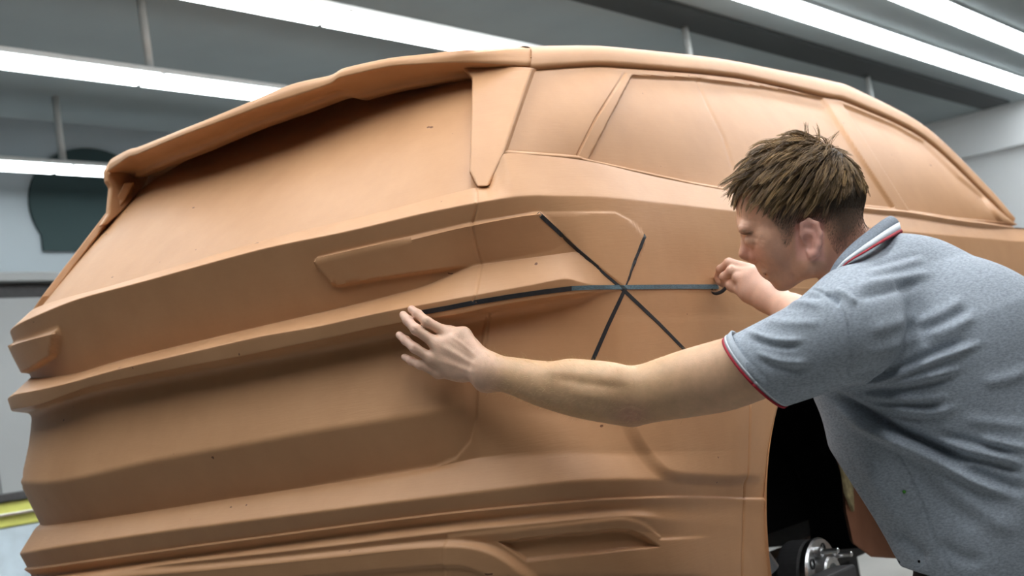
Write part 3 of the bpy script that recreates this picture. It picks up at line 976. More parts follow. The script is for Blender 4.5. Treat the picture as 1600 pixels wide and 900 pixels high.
mesh_obj('bonnet', hb.reshape(-1, 3), grid_faces(21, 15)[:, ::-1], 'clay', car)

# wheel housing, hub and axle
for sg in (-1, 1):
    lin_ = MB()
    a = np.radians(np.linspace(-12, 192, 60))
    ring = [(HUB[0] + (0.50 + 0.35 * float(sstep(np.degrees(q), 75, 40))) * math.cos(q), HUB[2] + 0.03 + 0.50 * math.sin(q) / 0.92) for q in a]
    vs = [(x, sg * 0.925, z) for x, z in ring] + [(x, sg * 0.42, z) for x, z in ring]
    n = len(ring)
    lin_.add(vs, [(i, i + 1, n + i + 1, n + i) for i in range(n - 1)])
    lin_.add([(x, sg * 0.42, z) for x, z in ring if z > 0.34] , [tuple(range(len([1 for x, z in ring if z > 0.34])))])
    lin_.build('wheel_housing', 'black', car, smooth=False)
fr = MB()
fr.box(0.25, 4.5, -0.38, -0.28, 0.16, 0.26).box(0.25, 4.5, 0.28, 0.38, 0.16, 0.26)
for x in (0.3, 1.6, 2.9, 4.2):
    fr.box(x, x + 0.1, -0.38, 0.38, 0.16, 0.26)
fr.build('armature_frame', 'iron', car, bevel=0.004)
for x in (0.45, 3.9):
    for y in (-0.33, 0.33):
        st = MB().box(x - .05, x + .05, y - .05, y + .05, FLOOR + .02, 0.16).build('stand', 'iron', car, bevel=0.004)
        MB().box(x - .12, x + .12, y - .12, y + .12, FLOOR, FLOOR + .02).build('foot_plate', 'iron', st)
for sg in (-1, 1):
    hub = bpy.data.objects.new('wheel_hub', None); COL.objects.link(hub); hub.parent = car
    hp = Vector((1.325, sg * 0.80, 0.280))
    hub.location = hp
    ax = (0, sg, 0)
    MB().lathe(hp - Vector(ax) * 0.10, ax, [(0, .06), (0, .09), (.008, .095), (.06, .095), (.070, .09), (.070, .06)], 48).build('brake_drum', 'iron', hub, smooth=False)
    MB().lathe(hp - Vector(ax) * 0.03, ax, [(0, .095), (.016, .098), (.022, .094), (.022, .055), (.045, .05), (.050, .046), (.050, .03), (.03, .028)], 48).build('hub_flange', 'steel', hub, smooth=False)
    for i in range(5):
        q = math.radians(90 + 72 * i + 20)
        c = hp + Vector((math.cos(q) * .068, 0, math.sin(q) * .068))
        MB().lathe(c - Vector(ax) * .01, ax, [(0, .013), (.018, .013), (.018, .007), (.062, .007), (.064, .005)], 14).build('stud', 'steel', hub)
        q += math.radians(36)
        c = hp + Vector((math.cos(q) * .070, 0, math.sin(q) * .070))
        MB().lathe(c - Vector(ax) * .009, ax, [(0, .014), (.003, .014), (.003, .010), (.001, .010)], 14).build('hole_rim', 'iron', hub)
    MB().lathe(hp + Vector(ax) * .02, ax, [(0, .02), (.012, .02), (.016, .012)], 6).build('centre_nut', 'gold', hub)
    MB().lathe(hp - Vector(ax) * .42, ax, [(0, .035), (.33, .035)], 16).build('axle', 'iron', hub)
    MB().lathe(hp + Vector((-.20, -.06 * sg, .05)), (-.15, -.1 * sg, .35), [(0, .03), (.12, .03), (.12, .018), (.3, .018)], 16).build('damper', 'steel', hub, smooth=False)
    MB().box(hp.x - .26, hp.x - .04, hp.y - .10, hp.y - .04, hp.z - .02, hp.z + .03).build('control_arm', 'iron', hub, bevel=.006)

# brown block and filler patches behind the wheel opening
MB().prism([Vector(at_axis(x, y, 1, -0.78)) for x, y in ((1288, 630), (1302, 690), (1318, 745), (1322, 800), (1333, 850), (1362, 871), (1440, 876), (1500, 700), (1480, 600))], (0.05, 0.03, 0)).build('sill_block', 'foam', car, bevel=0.008)
MB().prism([Vector(at_axis(x, y, 1, -0.795)) for x, y in ((1292, 640), (1303, 672), (1316, 720), (1324, 770), (1336, 800), (1334, 760), (1322, 700), (1305, 650))], (0, 0.012, 0)).build('filler_patch', mat('pale_filler', (0.36, 0.30, 0.16), .8, noise=.3, nscale=60), car, bevel=0.003)
MB().prism([Vector(at_axis(x, y, 1, -0.79)) for x, y in ((1318, 690), (1350, 700), (1362, 740), (1345, 762), (1334, 758))], (0, 0.012, 0)).build('filler_patch', mat('grey_filler', (0.26, 0.27, 0.23), .8, noise=.3, nscale=60), car, bevel=0.003)
# ------------------------------------------------------------------ tape lines on the clay
from mathutils.bvhtree import BVHTree
bsel = (pid > 0) & (fs > 0.1) & (fs < 1.7) & (fvr > 0.5) & (fvr < R['R9'])
bu, binv = np.unique(F[bsel], return_inverse=True)
body_bvh = BVHTree.FromPolygons(V[bu].tolist(), binv.reshape(-1, 4).tolist())


def on_body(px, py):
    d = Vector(ray(px, py)).normalized()
    h, n, _, _ = body_bvh.ray_cast(Vector(CAM), d)
    if h is None:
        return None, None
    if n.dot(d) > 0:
        n = -n
    return h, n


def tape(name, label, pix, width_px, material, thick=0.0009, step=6, group=None):
    P = np.asarray(pix, float)
    L = np.concatenate([[0], np.cumsum(np.hypot(*np.diff(P, axis=0).T))])
    n = max(3, int(L[-1] / step))
    q = np.linspace(0, L[-1], n)
    X, Y = np.interp(q, L, P[:, 0]), np.interp(q, L, P[:, 1])
    pts, nrm = [], []
    for x, y in zip(X, Y):
        h, nn = on_body(x, y)
        if h is None:
            continue
        pts.append(h); nrm.append(nn)
    rows = []
    for i in range(len(pts)):
        t = (pts[min(i + 1, len(pts) - 1)] - pts[max(i - 1, 0)]).normalized()
        s = t.cross(nrm[i]).normalized()
        dep = (pts[i] - Vector(CAM)).length
        w = 0.5 * width_px * dep / FPX
        for k, hgt in ((-1, -.001), (-1, thick), (1, thick), (1, -.001)):
            rows.append(pts[i] + s * w * k + nrm[i] * hgt)
    m = len(pts)
    org = rows[0].copy()
    fcs = [(4 * i + a, 4 * i + a + 1, 4 * i + a + 5, 4 * i + a + 4) for i in range(m - 1) for a in range(3)]
    fcs += [(0, 1, 2, 3), (4 * m - 1, 4 * m - 2, 4 * m - 3, 4 * m - 4)]
    o = mesh_obj(name, [r - org for r in rows], fcs, material, None, False)
    o.location = org
    return tag(o, label, 'tape', group)


tape('tape_strip', 'narrow black tape running from the lamp corner down to the forearm', [(841, 333), (905, 393), (974, 453), (1030, 506), (1074, 551)], 6.5, 'tape')
tape('tape_strip', 'short narrow black tape leaning right, its lower end behind the forearm', [(1008, 368), (992, 408), (976, 453), (950, 508), (922, 572)], 6.5, 'tape')
blue = tape('tape_strip', 'worn blue-grey tape stretched level towards the pinching hand', [(893, 450.5), (930, 449), (975, 449), (1050, 448), (1122, 448)], 7.0, 'tape_blue', thick=0.0016)
tape('tape_strip', 'black tape along the lip under the lamp, ending at the fingertips', [(655, 489), (700, 481), (745, 472), (800, 463), (850, 456), (895, 450.5)], 7.5, 'tape', thick=0.0012)

# the loose end of the stretched tape, curling under the fingertips
q = [np.array(on_body(1112, 449)[0]), at_depth(1110, 455, 3.075), at_depth(1117, 459, 3.060), at_depth(1127, 456, 3.050), at_depth(1134, 450, 3.045)]
cv = crom(q, np.linspace(0, 4, 25))
wv = np.array([0.2, 0.5, 0.85]) * 0.0045
MBt = MB()
off = np.array(blue.location)
vv = [p - wv for p in cv] + [p + wv for p in cv]
vv += [Vector(p) + Vector((-.0006, -.0006, 0)) for p in vv]
n = 25
ff = []
for i in range(n - 1):
    ff += [(i, i + 1, n + i + 1, n + i), (2 * n + i, 3 * n + i, 3 * n + i + 1, 2 * n + i + 1), (i, 2 * n + i, 2 * n + i + 1, i + 1), (n + i, n + i + 1, 3 * n + i + 1, 3 * n + i)]
mesh_obj('loose_end', [np.array(p) - off for p in vv], ff, 'tape', blue)
# ------------------------------------------------------------------ implicit surfaces for the man
def Kp(px, py, dep):
    return at_depth(px, py, dep)


class Field:
    """smooth union / subtraction of round cones and ellipsoids"""
    def __init__(self):
        self.p = []

    def rc(self, a, b, ra, rb, k=0.01, sub=False, flat=None):
        """round cone; flat=(axis, factor) squeezes it along an axis"""
        a, b = np.asarray(a, float), np.asarray(b, float)
        self.p.append(('rc', a, b, ra, rb, k, sub, flat, 0.5 * (a + b), 0.5 * np.linalg.norm(b - a) + max(ra, rb)))
        return self

    def chain(self, pts, rad, k=0.01, flat=None):
        for i in range(len(pts) - 1):
            self.rc(pts[i], pts[i + 1], rad[i], rad[i + 1], k, flat=flat)
        return self

    def el(self, c, axes, radii, k=0.01, sub=False):
        c = np.asarray(c, float)
        self.p.append(('el', c, np.asarray(axes, float), np.asarray(radii, float), None, k, sub, None, c, float(max(radii))))
        return self

    def sph(self, c, r, k=0.01, sub=False):
        return self.rc(c, np.asarray(c) + [0, 0, 1e-5], r, r, k, sub)

    def one(self, q, P):
        if q[0] == 'rc':
            _, a, b, ra, rb, k, sub, flat, _, _ = q
            if flat is not None:
                ax, f = flat
                P = P + np.outer((P - a) @ ax, ax) * (1 / f - 1)
                b = b + ((b - a) @ ax) * (1 / f - 1) * np.asarray(ax)
            d = b - a
            t = np.clip(((P - a) @ d) / (d @ d), 0, 1)
            dist = np.linalg.norm(P - a - t[:, None] * d, axis=1) - (ra + (rb - ra) * t)
            if flat is not None:
                dist = dist * (0.5 + 0.5 * flat[1])
            return dist
        _, c, ax, rad, _, k, sub, _, _, _ = q
        L = (P - c) @ ax.T
        k0 = np.linalg.norm(L / rad, axis=1)
        k1 = np.linalg.norm(L / rad ** 2, axis=1)
        return np.where(k1 > 1e-9, k0 * (k0 - 1) / np.maximum(k1, 1e-9), -rad.min())

    def __call__(self, P, centre=None, half=0.0):
        d = np.full(len(P), 0.2)
        for q in self.p:
            if centre is not None and np.linalg.norm(q[8] - centre) > q[9] + half + 0.04:
                continue
            e = self.one(q, P)
            k = q[5]
            if q[6]:
                e = -e
                h = np.clip(k - abs(d - e), 0, None) / k
                d = np.maximum(d, e) + h * h * k * 0.25
            else:
                h = np.clip(k - abs(d - e), 0, None) / k
                d = np.minimum(d, e) - h * h * k * 0.25
        return d

    def bounds(self):
        c = np.array([q[8] for q in self.p])
        r = np.array([q[9] for q in self.p])[:, None]
        return (c - r).min(0) - 0.01, (c + r).max(0) + 0.01


def surface_net(fld, h, B=24):
    """block-sparse surface nets -> verts, quads"""
    lo, hi = fld.bounds()
    nb = np.ceil((hi - lo) / (h * B)).astype(int)
    hd = h * B * math.sqrt(3) / 2
    cen = np.array([(i, j, k) for i in range(nb[0]) for j in range(nb[1]) for k in range(nb[2])])
    cc = lo + (cen + 0.5) * h * B
    dc = fld(cc)
    act = cen[abs(dc) < hd * 1.6 + 0.02]
    gi = np.arange(B + 1)
    loc = np.stack(np.meshgrid(gi, gi, gi, indexing='ij'), -1).reshape(-1, 3)
    BIG = 1 << 20
    vidx, vpos, quads = [], [], []
    corners = np.array([(i, j, k) for i in (0, 1) for j in (0, 1) for k in (0, 1)])
    edges = [(a, b) for a in range(8) for b in range(a + 1, 8) if abs(corners[a] - corners[b]).sum() == 1]

    def key(c):
        return (c[..., 0].astype(np.int64) * BIG + c[..., 1]) * BIG + c[..., 2]

    for blk in act:
        base = blk * B
        P = lo + (base + loc) * h
        D = fld(P, lo + (blk + 0.5) * h * B, hd).reshape(B + 1, B + 1, B + 1)
        if D.min() > 0 or D.max() < 0:
            continue
        cs = np.stack([D[i:B + i, j:B + j, k:B + k] for i, j, k in corners], -1)
        s = cs < 0
        mixed = s.any(-1) & ~s.all(-1)
        cell = np.argwhere(mixed)
        if len(cell) == 0:
            continue
        cv = cs[mixed]
        acc = np.zeros((len(cell), 3)); cnt = np.zeros(len(cell))
        for a, b in edges:
            va, vb = cv[:, a], cv[:, b]
            m = (va < 0) != (vb < 0)
            t = np.where(m, va / np.where(m, va - vb, 1), 0)
            p = corners[a] + t[:, None] * (corners[b] - corners[a])
            acc += np.where(m[:, None], p, 0); cnt += m
        vidx.append(key(base + cell)); vpos.append(lo + (base + cell + acc / cnt[:, None]) * h)
        for ax in range(3):
            u, w = (ax + 1) % 3, (ax + 2) % 3
            sl0 = [slice(0, B)] * 3; sl1 = [slice(0, B)] * 3; sl1[ax] = slice(1, B + 1)
            A_, B_ = D[tuple(sl0)] < 0, D[tuple(sl1)] < 0
            e = np.argwhere(A_ != B_)
            if len(e) == 0:
                continue
            inw = A_[tuple(e.T)]
            g = base + e
            du = np.eye(3, dtype=int)[u]; dw = np.eye(3, dtype=int)[w]
            qd = np.stack([key(g - du - dw), key(g - dw), key(g), key(g - du)], -1)
            qd[~inw] = qd[~inw][:, ::-1]
            quads.append(qd)
    vidx = np.concatenate(vidx); vpos = np.concatenate(vpos); quads = np.concatenate(quads)
    o = np.argsort(vidx)
    vidx, vpos = vidx[o], vpos[o]
    j = np.searchsorted(vidx, quads)
    j = np.clip(j, 0, len(vidx) - 1)
    ok = (vidx[j] == quads).all(1)
    return vpos, j[ok]


def relax(V, Q, it=3, lam=0.5):
    n = len(V)
    e = np.concatenate([Q[:, [0, 1]], Q[:, [1, 2]], Q[:, [2, 3]], Q[:, [3, 0]]])
    e = np.concatenate([e, e[:, ::-1]])
    deg = np.bincount(e[:, 0], minlength=n)[:, None]
    for _ in range(it):
        for l in (lam, -lam * 1.03):
            acc = np.stack([np.bincount(e[:, 0], weights=V[e[:, 1], k], minlength=n) for k in range(3)], -1)
            V = V + l * (acc / np.maximum(deg, 1) - V)
    return V


def vnormals(V, Q):
    n = np.cross(V[Q[:, 2]] - V[Q[:, 0]], V[Q[:, 3]] - V[Q[:, 1]])
    out = np.stack([sum(np.bincount(Q[:, c], weights=n[:, k], minlength=len(V)) for c in range(4)) for k in range(3)], -1)
    return out / np.maximum(np.linalg.norm(out, axis=1, keepdims=True), 1e-12)


def strokes(V, Nn, lst, facing=0.05):
    """raise (+) or sink (-) the surface along pixel strokes: (polyline, width px, height m[, taper])"""
    X, Y, D = pj(V)
    vd = V - CAM
    vd /= np.linalg.norm(vd, axis=1, keepdims=True)
    f = sstep(-(Nn * vd).sum(1), facing, facing + 0.25)
    out = np.zeros(len(V))
    for st in lst:
        poly, w, hgt = st[:3]
        poly = smooth_poly(poly, 6) if len(poly) > 2 else np.asarray(poly, float)
        near_ = (X > poly[:, 0].min() - 4 * w) & (X < poly[:, 0].max() + 4 * w) & (Y > poly[:, 1].min() - 4 * w) & (Y < poly[:, 1].max() + 4 * w)
        i = np.where(near_)[0]
        if len(i) == 0:
            continue
        d = seg_dist(X[i], Y[i], poly)
        # fade towards both ends
        L = np.concatenate([[0], np.cumsum(np.hypot(*np.diff(poly, axis=0).T))])
        a = poly[0]; b = poly[-1]
        t = np.clip(((X[i] - a[0]) * (b - a)[0] + (Y[i] - a[1]) * (b - a)[1]) / ((b - a) @ (b - a)), 0, 1)
        fade = np.minimum(sstep(t, 0, 0.25), sstep(1 - t, 0, 0.25)) if (len(st) < 4 or st[3]) else np.ones(len(i))
        out[i] += hgt * np.exp(-(d / w) ** 2) * fade * f[i]
    return V + Nn * out[:, None]


CR, CU, CT = RC[0], -RC[1], -RC[2]            # picture right, up and towards the viewer, in the world
# ---- depths taken from the clay the hands touch
hL, _ = on_body(652, 493)
hR, _ = on_body(1121, 440)
DL = float((np.array(hL) - CAM) @ RC[2])
DR = float((np.array(hR) - CAM) @ RC[2])
print('hand depths', DL, DR)
PXM = lambda dep: dep / FPX

body = Field()
# ---- left arm and hand
dW, dE, dS = DL - 0.095, DL - 0.225, 2.315
Kt = lambda px, py, d: Kp(px, py, d + 0.105)
PXt = lambda d: (d + 0.105) / FPX
def A3(px, py, dep, rpx):
    return Kp(px, py, dep), rpx * dep / FPX
arm = [A3(764, 581, dW, 25), A3(800, 587, dW - .022, 28), A3(850, 600, dW - .05, 35), A3(905, 609, dW - .085, 42.5), A3(950, 616, dE + .01, 44), A3(985, 621, dE, 43),
       A3(1030, 610, dE - .025, 47), A3(1080, 598, dE - .052, 52), A3(1135, 585, dE - .085, 55), A3(1210, 560, dS + .045, 53), A3(1300, 530, dS, 56)]
apts = np.array([list(a[0]) + [a[1]] for a in arm])
asub = crom(apts, np.linspace(0, len(apts) - 1, 41))
body.chain(asub[:, :3], asub[:, 3], k=0.004)
body.el(Kp(757, 580, dW - .0), [CR, CU, CT], [18 * PXM(dW), 30 * PXM(dW), 0.019], k=0.03)     # wrist
body.rc(Kp(983, 642, dE + .008), Kp(990, 650, dE + .01), .017, .014, k=0.02)                 # elbow point
body.rc(Kp(890, 590, dW - .090), Kp(962, 597, dE - .02), .020, .024, k=0.04)                 # brachioradialis
fz = {'dMCP': DL - 0.045, 'dPIP': DL - 0.040, 'dTIP': DL - 0.012}
fingers = [[(700, 521, 0), (667, 503, -.006), (653, 491, -.002), (643, 483, 0)], [(682, 537, -.006), (650, 515, -.010), (637, 501, -.004), (630, 492, 0)],
           [(676, 561, -.006), (648, 544, -.010), (634, 532, -.004), (624, 523.5, .002)], [(685, 582, .0), (656, 570, -.006), (643, 564, -.002), (632, 558, .004)]]
rad_f = [[.0106, .0098, .0089, .0076], [.0109, .0101, .0092, .0078], [.0102, .0095, .0086, .0073], [.0093, .0085, .0078, .0067]]
for fi, rf_ in zip(fingers, rad_f):
    dd = [fz['dMCP'], fz['dPIP'], (fz['dPIP'] + fz['dTIP']) / 2, fz['dTIP']]
    pts = [Kp(x, y, d + o) for (x, y, o), d in zip(fi, dd)]
    body.chain(pts, rf_, k=0.005)
    # metacarpal to the wrist
    body.rc(pts[0], Kp(752 + (fi[0][1] - 550) * -.05, 578 + (fi[0][1] - 550) * .25, dW + .004), rf_[0] * 1.12, .0135, k=0.012)
    body.sph(pts[0] + CT * .003, rf_[0] * 0.95, k=0.006)
body.el(Kp(718, 560, 0.5 * (dW + fz['dMCP']) + .006), [CR * .83 - CU * .55, CR * .55 + CU * .83, CT], [.050, .040, .0155], k=0.015)
# thumb folded behind the palm
body.chain([Kp(748, 553, dW + .012), Kp(724, 523, DL - .055), Kp(704, 520, DL - .022), Kp(690, 512, DL - .010)], [.0155, .0125, .0105, .008], k=0.014)
# ---- right arm and hand
rh = DR
body.chain([Kp(1172, 420, rh - .075), Kp(1139, 411, rh - .05), Kp(1126, 421, rh - .03), Kp(1121, 434, rh - .012)], [.0115, .0105, .0092, .0078], k=0.006)      # index
body.chain([Kp(1176, 428, rh - .085), Kp(1143, 423, rh - .068), Kp(1131, 433, rh - .050), Kp(1134, 441, rh - .035)], [.0115, .0105, .0095, .0080], k=0.006)     # middle
body.chain([Kp(1182, 437, rh - .09), Kp(1152, 434, rh - .080), Kp(1146, 444, rh - .062), Kp(1152, 450, rh - .05)], [.011, .0098, .0085, .0075], k=0.006)          # ring
body.chain([Kp(1188, 446, rh - .09), Kp(1164, 443, rh - .085), Kp(1158, 451, rh - .07), Kp(1164, 456, rh - .06)], [.0098, .0085, .0075, .0068], k=0.006)
body.chain([Kp(1188, 470, rh - .11), Kp(1168, 460, rh - .095), Kp(1145, 447, rh - .060), Kp(1125, 441, rh - .020)], [.016, .0135, .0110, .0082], k=0.010)         # thumb
body.el(Kp(1184, 446, rh - .095), [CR * .9 - CU * .4, CR * .4 + CU * .9, CT], [.040, .036, .022], k=0.02)
body.chain([Kp(1193, 454, rh - .11), Kp(1206, 466, rh - .13), Kp(1240, 490, rh - .20), Kp(1280, 520, rh - .32)], [.029, .030, .036, .044], k=0.02)
body.rc(Kp(1280, 520, rh - .32), Kt(1345, 470, 2.62), .046, .056, k=0.03)
# ---- head
fH = -.971 * CR - .122 * CU - .205 * CT
uH = -.175 * CR + .949 * CU + .263 * CT
lH = np.cross(uH, fH); lH /= np.linalg.norm(lH)
fH = np.cross(lH, uH)
DM = 2.54                                       # depth of the head's middle plane
S1 = DM / FPX


def Hm(px, py, w=0.0, dz=0.0):
    """pixel on the head, w metres off the middle plane towards the viewer's side"""
    return Kp(px, py, DM - 0.94 * w + 0.2 * (1262 - px) * S1 * 0.2 + dz)


def Hs(px, py, w):
    """near and far copies"""
    a = Hm(px, py, w)
    return [a, a - 2 * w * lH]


tilt = math.radians(12)
ex = CR * math.cos(tilt) - CU * math.sin(tilt)
ey = CR * math.sin(tilt) + CU * math.cos(tilt)
body.el(Hm(1258, 300), [ex, ey, CT], [93 * S1, 79 * S1, .075], k=0.02)
body.el(Hm(1215, 318), [CR, CU, CT], [63 * S1, 60 * S1, .066], k=0.03)                    # forehead
t2 = math.radians(-23)
fx = CR * math.cos(t2) + CU * math.sin(t2) * -1
fa = np.array(CR * math.cos(math.radians(23)) + CU * math.sin(math.radians(23)))
fb = np.array(-CR * math.sin(math.radians(23)) + CU * math.cos(math.radians(23)))
body.el(Hm(1212, 376), [fa, fb, CT], [45 * S1, 72 * S1, .058], k=0.03)                   # face
for q in Hs(1206, 386, .030):
    body.sph(q, 24 * S1, k=0.02)                                                          # cheek
for q in Hs(1202, 371, .046):
    body.sph(q, 16 * S1, k=0.02)                                                          # cheek bone
a, b = Hs(1163, 358, .036)
body.rc(a, b, 9.5 * S1, 9.5 * S1, k=0.012)                                              # brow
for q in Hs(1165, 374.5, .034):
    body.sph(q, 7 * S1, k=0.012, sub=True)                                               # eye socket
for q in Hs(1175, 376, .031):
    body.sph(q, 11.5 * S1, k=0.006)                                                       # eyeball under the lid
body.rc(Hm(1164, 369), Hm(1164, 396), 5.5 * S1, 8.5 * S1, k=0.008)                       # nose
body.rc(Hm(1164, 396), Hm(1176, 404), 8 * S1, 8 * S1, k=0.008)
for q in Hs(1178, 401, .012):
    body.sph(q, 7.5 * S1, k=0.006)                                                        # nostril wings
body.el(Hm(1204, 418), [fa, fb, CT], [17 * S1, 18 * S1, .028], k=0.015)                  # muzzle
a, b = Hs(1196, 423, .020)
body.rc(a, b, 5 * S1, 5 * S1, k=0.006)
a, b = Hs(1204, 434.5, .018)
body.rc(a, b, 5.2 * S1, 5.2 * S1, k=0.006)
a, b = Hs(1197, 429, .024)
body.rc(a, b, 1.6 * S1, 1.6 * S1, k=0.004, sub=True)
body.sph(Hm(1221, 441), 13 * S1, k=0.012)                                                # chin
a, b = Hs(1228, 437, .018), Hs(1266, 412, .050)
for i in (0, 1):
    body.rc(a[i], b[i], 13 * S1, 17 * S1, k=0.02)
    body.rc(b[i], Hs(1268, 372, .060)[i], 17 * S1, 14 * S1, k=0.02)
# neck
body.rc(Hm(1300, 375), Kt(1375, 452, 2.45), .058, .068, k=0.03)
body.rc(Hm(1285, 398, .045), Kt(1312, 450, 2.40), .016, .016, k=0.025)
# ears
RIM = [(1259, 379, .074), (1252, 366, .076), (1253, 351, .080), (1264, 345, .084), (1276, 350, .088), (1282, 366, .091), (1281, 382, .089), (1275, 396, .084), (1268, 400, .078), (1264, 393, .075)]
for sgn in (0, 1):
    pts = [Hs(x, y, w)[sgn] for x, y, w in RIM]
    body.chain(pts, [.0034, .0036, .0040, .0042, .0042, .0040, .0042, .0056, .0060, .0045], k=0.004)
    body.el(Hs(1268, 371, .0795)[sgn], [CR * .97 + CU * .2, CU * .97 - CR * .2, CT], [14.5 * S1, 26 * S1, .0055], k=0.006)
    body.rc(Hs(1271, 357, .083)[sgn], Hs(1274, 383, .083)[sgn], .0032, .0034, k=0.006)
    body.rc(Hs(1262, 374, .083)[sgn], Hs(1264, 386, .083)[sgn], .0085, .0075, k=0.003, sub=True)
    body.rc(Hs(1261, 355, .089)[sgn], Hs(1268, 356, .089)[sgn], .0058, .0048, k=0.003, sub=True)
    body.rc(Hs(1272, 390, .066)[sgn], Hs(1264, 365, .063)[sgn], .008, .009, k=0.010)
# torso under the shirt
body.rc(Kt(1390, 470, 2.45), Kt(1560, 720, 2.42), .12, .14, k=0.03)
body.rc(Kt(1560, 720, 2.42), Kt(1670, 900, 2.42), .14, .15, k=0.03)
body.rc(Kt(1330, 510, 2.26), Kt(1360, 460, 2.60), .06, .06, k=0.05)
import time as _t
_t0 = _t.time()
SV, SQ = surface_net(body, 0.0024)
SV = relax(SV, SQ, 2)
print('skin', len(SV), _t.time() - _t0)
# ---- skin tones: hands pinker, face and ears redder, elbow flushed
def attr_mat(name, rough=0.5, bump=0.0, bscale=300, sss=0.0, spec=0.4, mott=0.12, nscale=45, stretch=(1, 1, 1), dist=0.001):
    m = bpy.data.materials.new(name)
    m.use_nodes = True
    nt = m.node_tree
    b = nt.nodes['Principled BSDF']
    b.inputs['Roughness'].default_value = rough
    b.inputs['Specular IOR Level'].default_value = spec
    if sss:
        b.inputs['Subsurface Weight'].default_value = sss
        b.inputs['Subsurface Radius'].default_value = (1.0, 0.4, 0.25)
        b.inputs['Subsurface Scale'].default_value = 0.006
    at = nt.nodes.new('ShaderNodeAttribute')
    at.attribute_name = 'tone'
    tc = nt.nodes.new('ShaderNodeTexCoord')
    n = nt.nodes.new('ShaderNodeTexNoise')
    n.inputs['Scale'].default_value = nscale
    n.inputs['Detail'].default_value = 6
    n.inputs['Roughness'].default_value = 0.65
    mp = nt.nodes.new('ShaderNodeMapping')
    mp.inputs['Scale'].default_value = stretch
    nt.links.new(tc.outputs['Object'], mp.inputs[0])
    nt.links.new(mp.outputs[0], n.inputs['Vector'])
    mr = nt.nodes.new('ShaderNodeMapRange')
    mr.inputs[1].default_value = 0.25
    mr.inputs[2].default_value = 0.75
    mr.inputs[3].default_value = 1 - mott
    mr.inputs[4].default_value = 1 + mott
    nt.links.new(n.outputs[0], mr.inputs[0])
    mx = nt.nodes.new('ShaderNodeVectorMath')
    mx.operation = 'SCALE'
    nt.links.new(at.outputs['Color'], mx.inputs[0])
    nt.links.new(mr.outputs[0], mx.inputs['Scale'])
    nt.links.new(mx.outputs[0], b.inputs['Base Color'])
    if bump:
        n2 = nt.nodes.new('ShaderNodeTexNoise')
        n2.inputs['Scale'].default_value = bscale
        n2.inputs['Detail'].default_value = 5
        nt.links.new(tc.outputs['Object'], n2.inputs['Vector'])
        bp = nt.nodes.new('ShaderNodeBump')
        bp.inputs['Strength'].default_value = bump
        bp.inputs['Distance'].default_value = dist
        nt.links.new(n2.outputs[0], bp.inputs['Height'])
        nt.links.new(bp.outputs[0], b.inputs['Normal'])
    return m


def set_tone(o, C_):
    a = o.data.attributes.new('tone', 'FLOAT_COLOR', 'POINT')
    buf = np.ones((len(C_), 4), np.float32)
    buf[:, :3] = C_
    a.data.foreach_set('color', buf.ravel())


M['skin'] = attr_mat('skin', 0.46, bump=0.25, bscale=420, sss=0.12, mott=0.13, nscale=38)
SN = vnormals(SV, SQ)
# tendons, veins, creases
SV = strokes(SV, SN, [
    ([(700, 522), (725, 540), (748, 560)], 3.0, .0009), ([(683, 538), (715, 555), (748, 573)], 3.0, .0010), ([(678, 561), (712, 572), (748, 585)], 3.0, .0009),
    ([(692, 532), (718, 549), (742, 566)], 3.5, -.0007), ([(682, 550), (712, 564), (742, 578)], 3.5, -.0008),
    ([(860, 590), (920, 600), (990, 608)], 7, -.0022), ([(830, 580), (905, 580), (975, 592)], 9, .0012), ([(880, 612), (940, 622), (985, 630)], 9, .002),
    ([(965, 640), (985, 634), (1008, 642)], 2.2, -.0010), ([(968, 648), (985, 643), (1004, 650)], 2.2, -.0010), ([(972, 655), (986, 651), (1000, 657)], 2.0, -.0009),
    ([(758, 562), (755, 580), (752, 600)], 2.5, -.0006), ([(768, 560), (766, 582), (762, 606)], 2.5, -.0005),
    ([(643, 511), (651, 518)], 1.6, -.0010), ([(640, 540), (650, 547)], 1.6, -.001), ([(648, 565), (656, 573)], 1.6, -.001), ([(663, 498), (670, 506)], 1.6, -.0010),
    ([(1177, 407), (1188, 412), (1197, 425)], 3.0, -.0022),                     # fold from the nostril to the mouth
    ([(1172, 370), (1186, 374)], 1.6, -.0014), ([(1170, 381), (1186, 384)], 2.0, -.0010),   # eyelid creases
    ([(1152, 341), (1172, 345), (1190, 346)], 1.6, -.0006), ([(1153, 350), (1172, 353)], 1.6, -.0006),
    ([(1184, 378), (1195, 384)], 1.5, -.0008), ([(1185, 374), (1197, 376)], 1.5, -.0008),
    ([(1230, 395), (1240, 425), (1236, 445)], 8, -.002),
])
SN = vnormals(SV, SQ)
sX, sY, sD = pj(SV)
tone = np.tile(np.array([0.65, 0.405, 0.25]), (len(SV), 1))


def paint(mask, col):
    global tone
    tone = tone * (1 - mask[:, None]) + np.asarray(col) * mask[:, None]


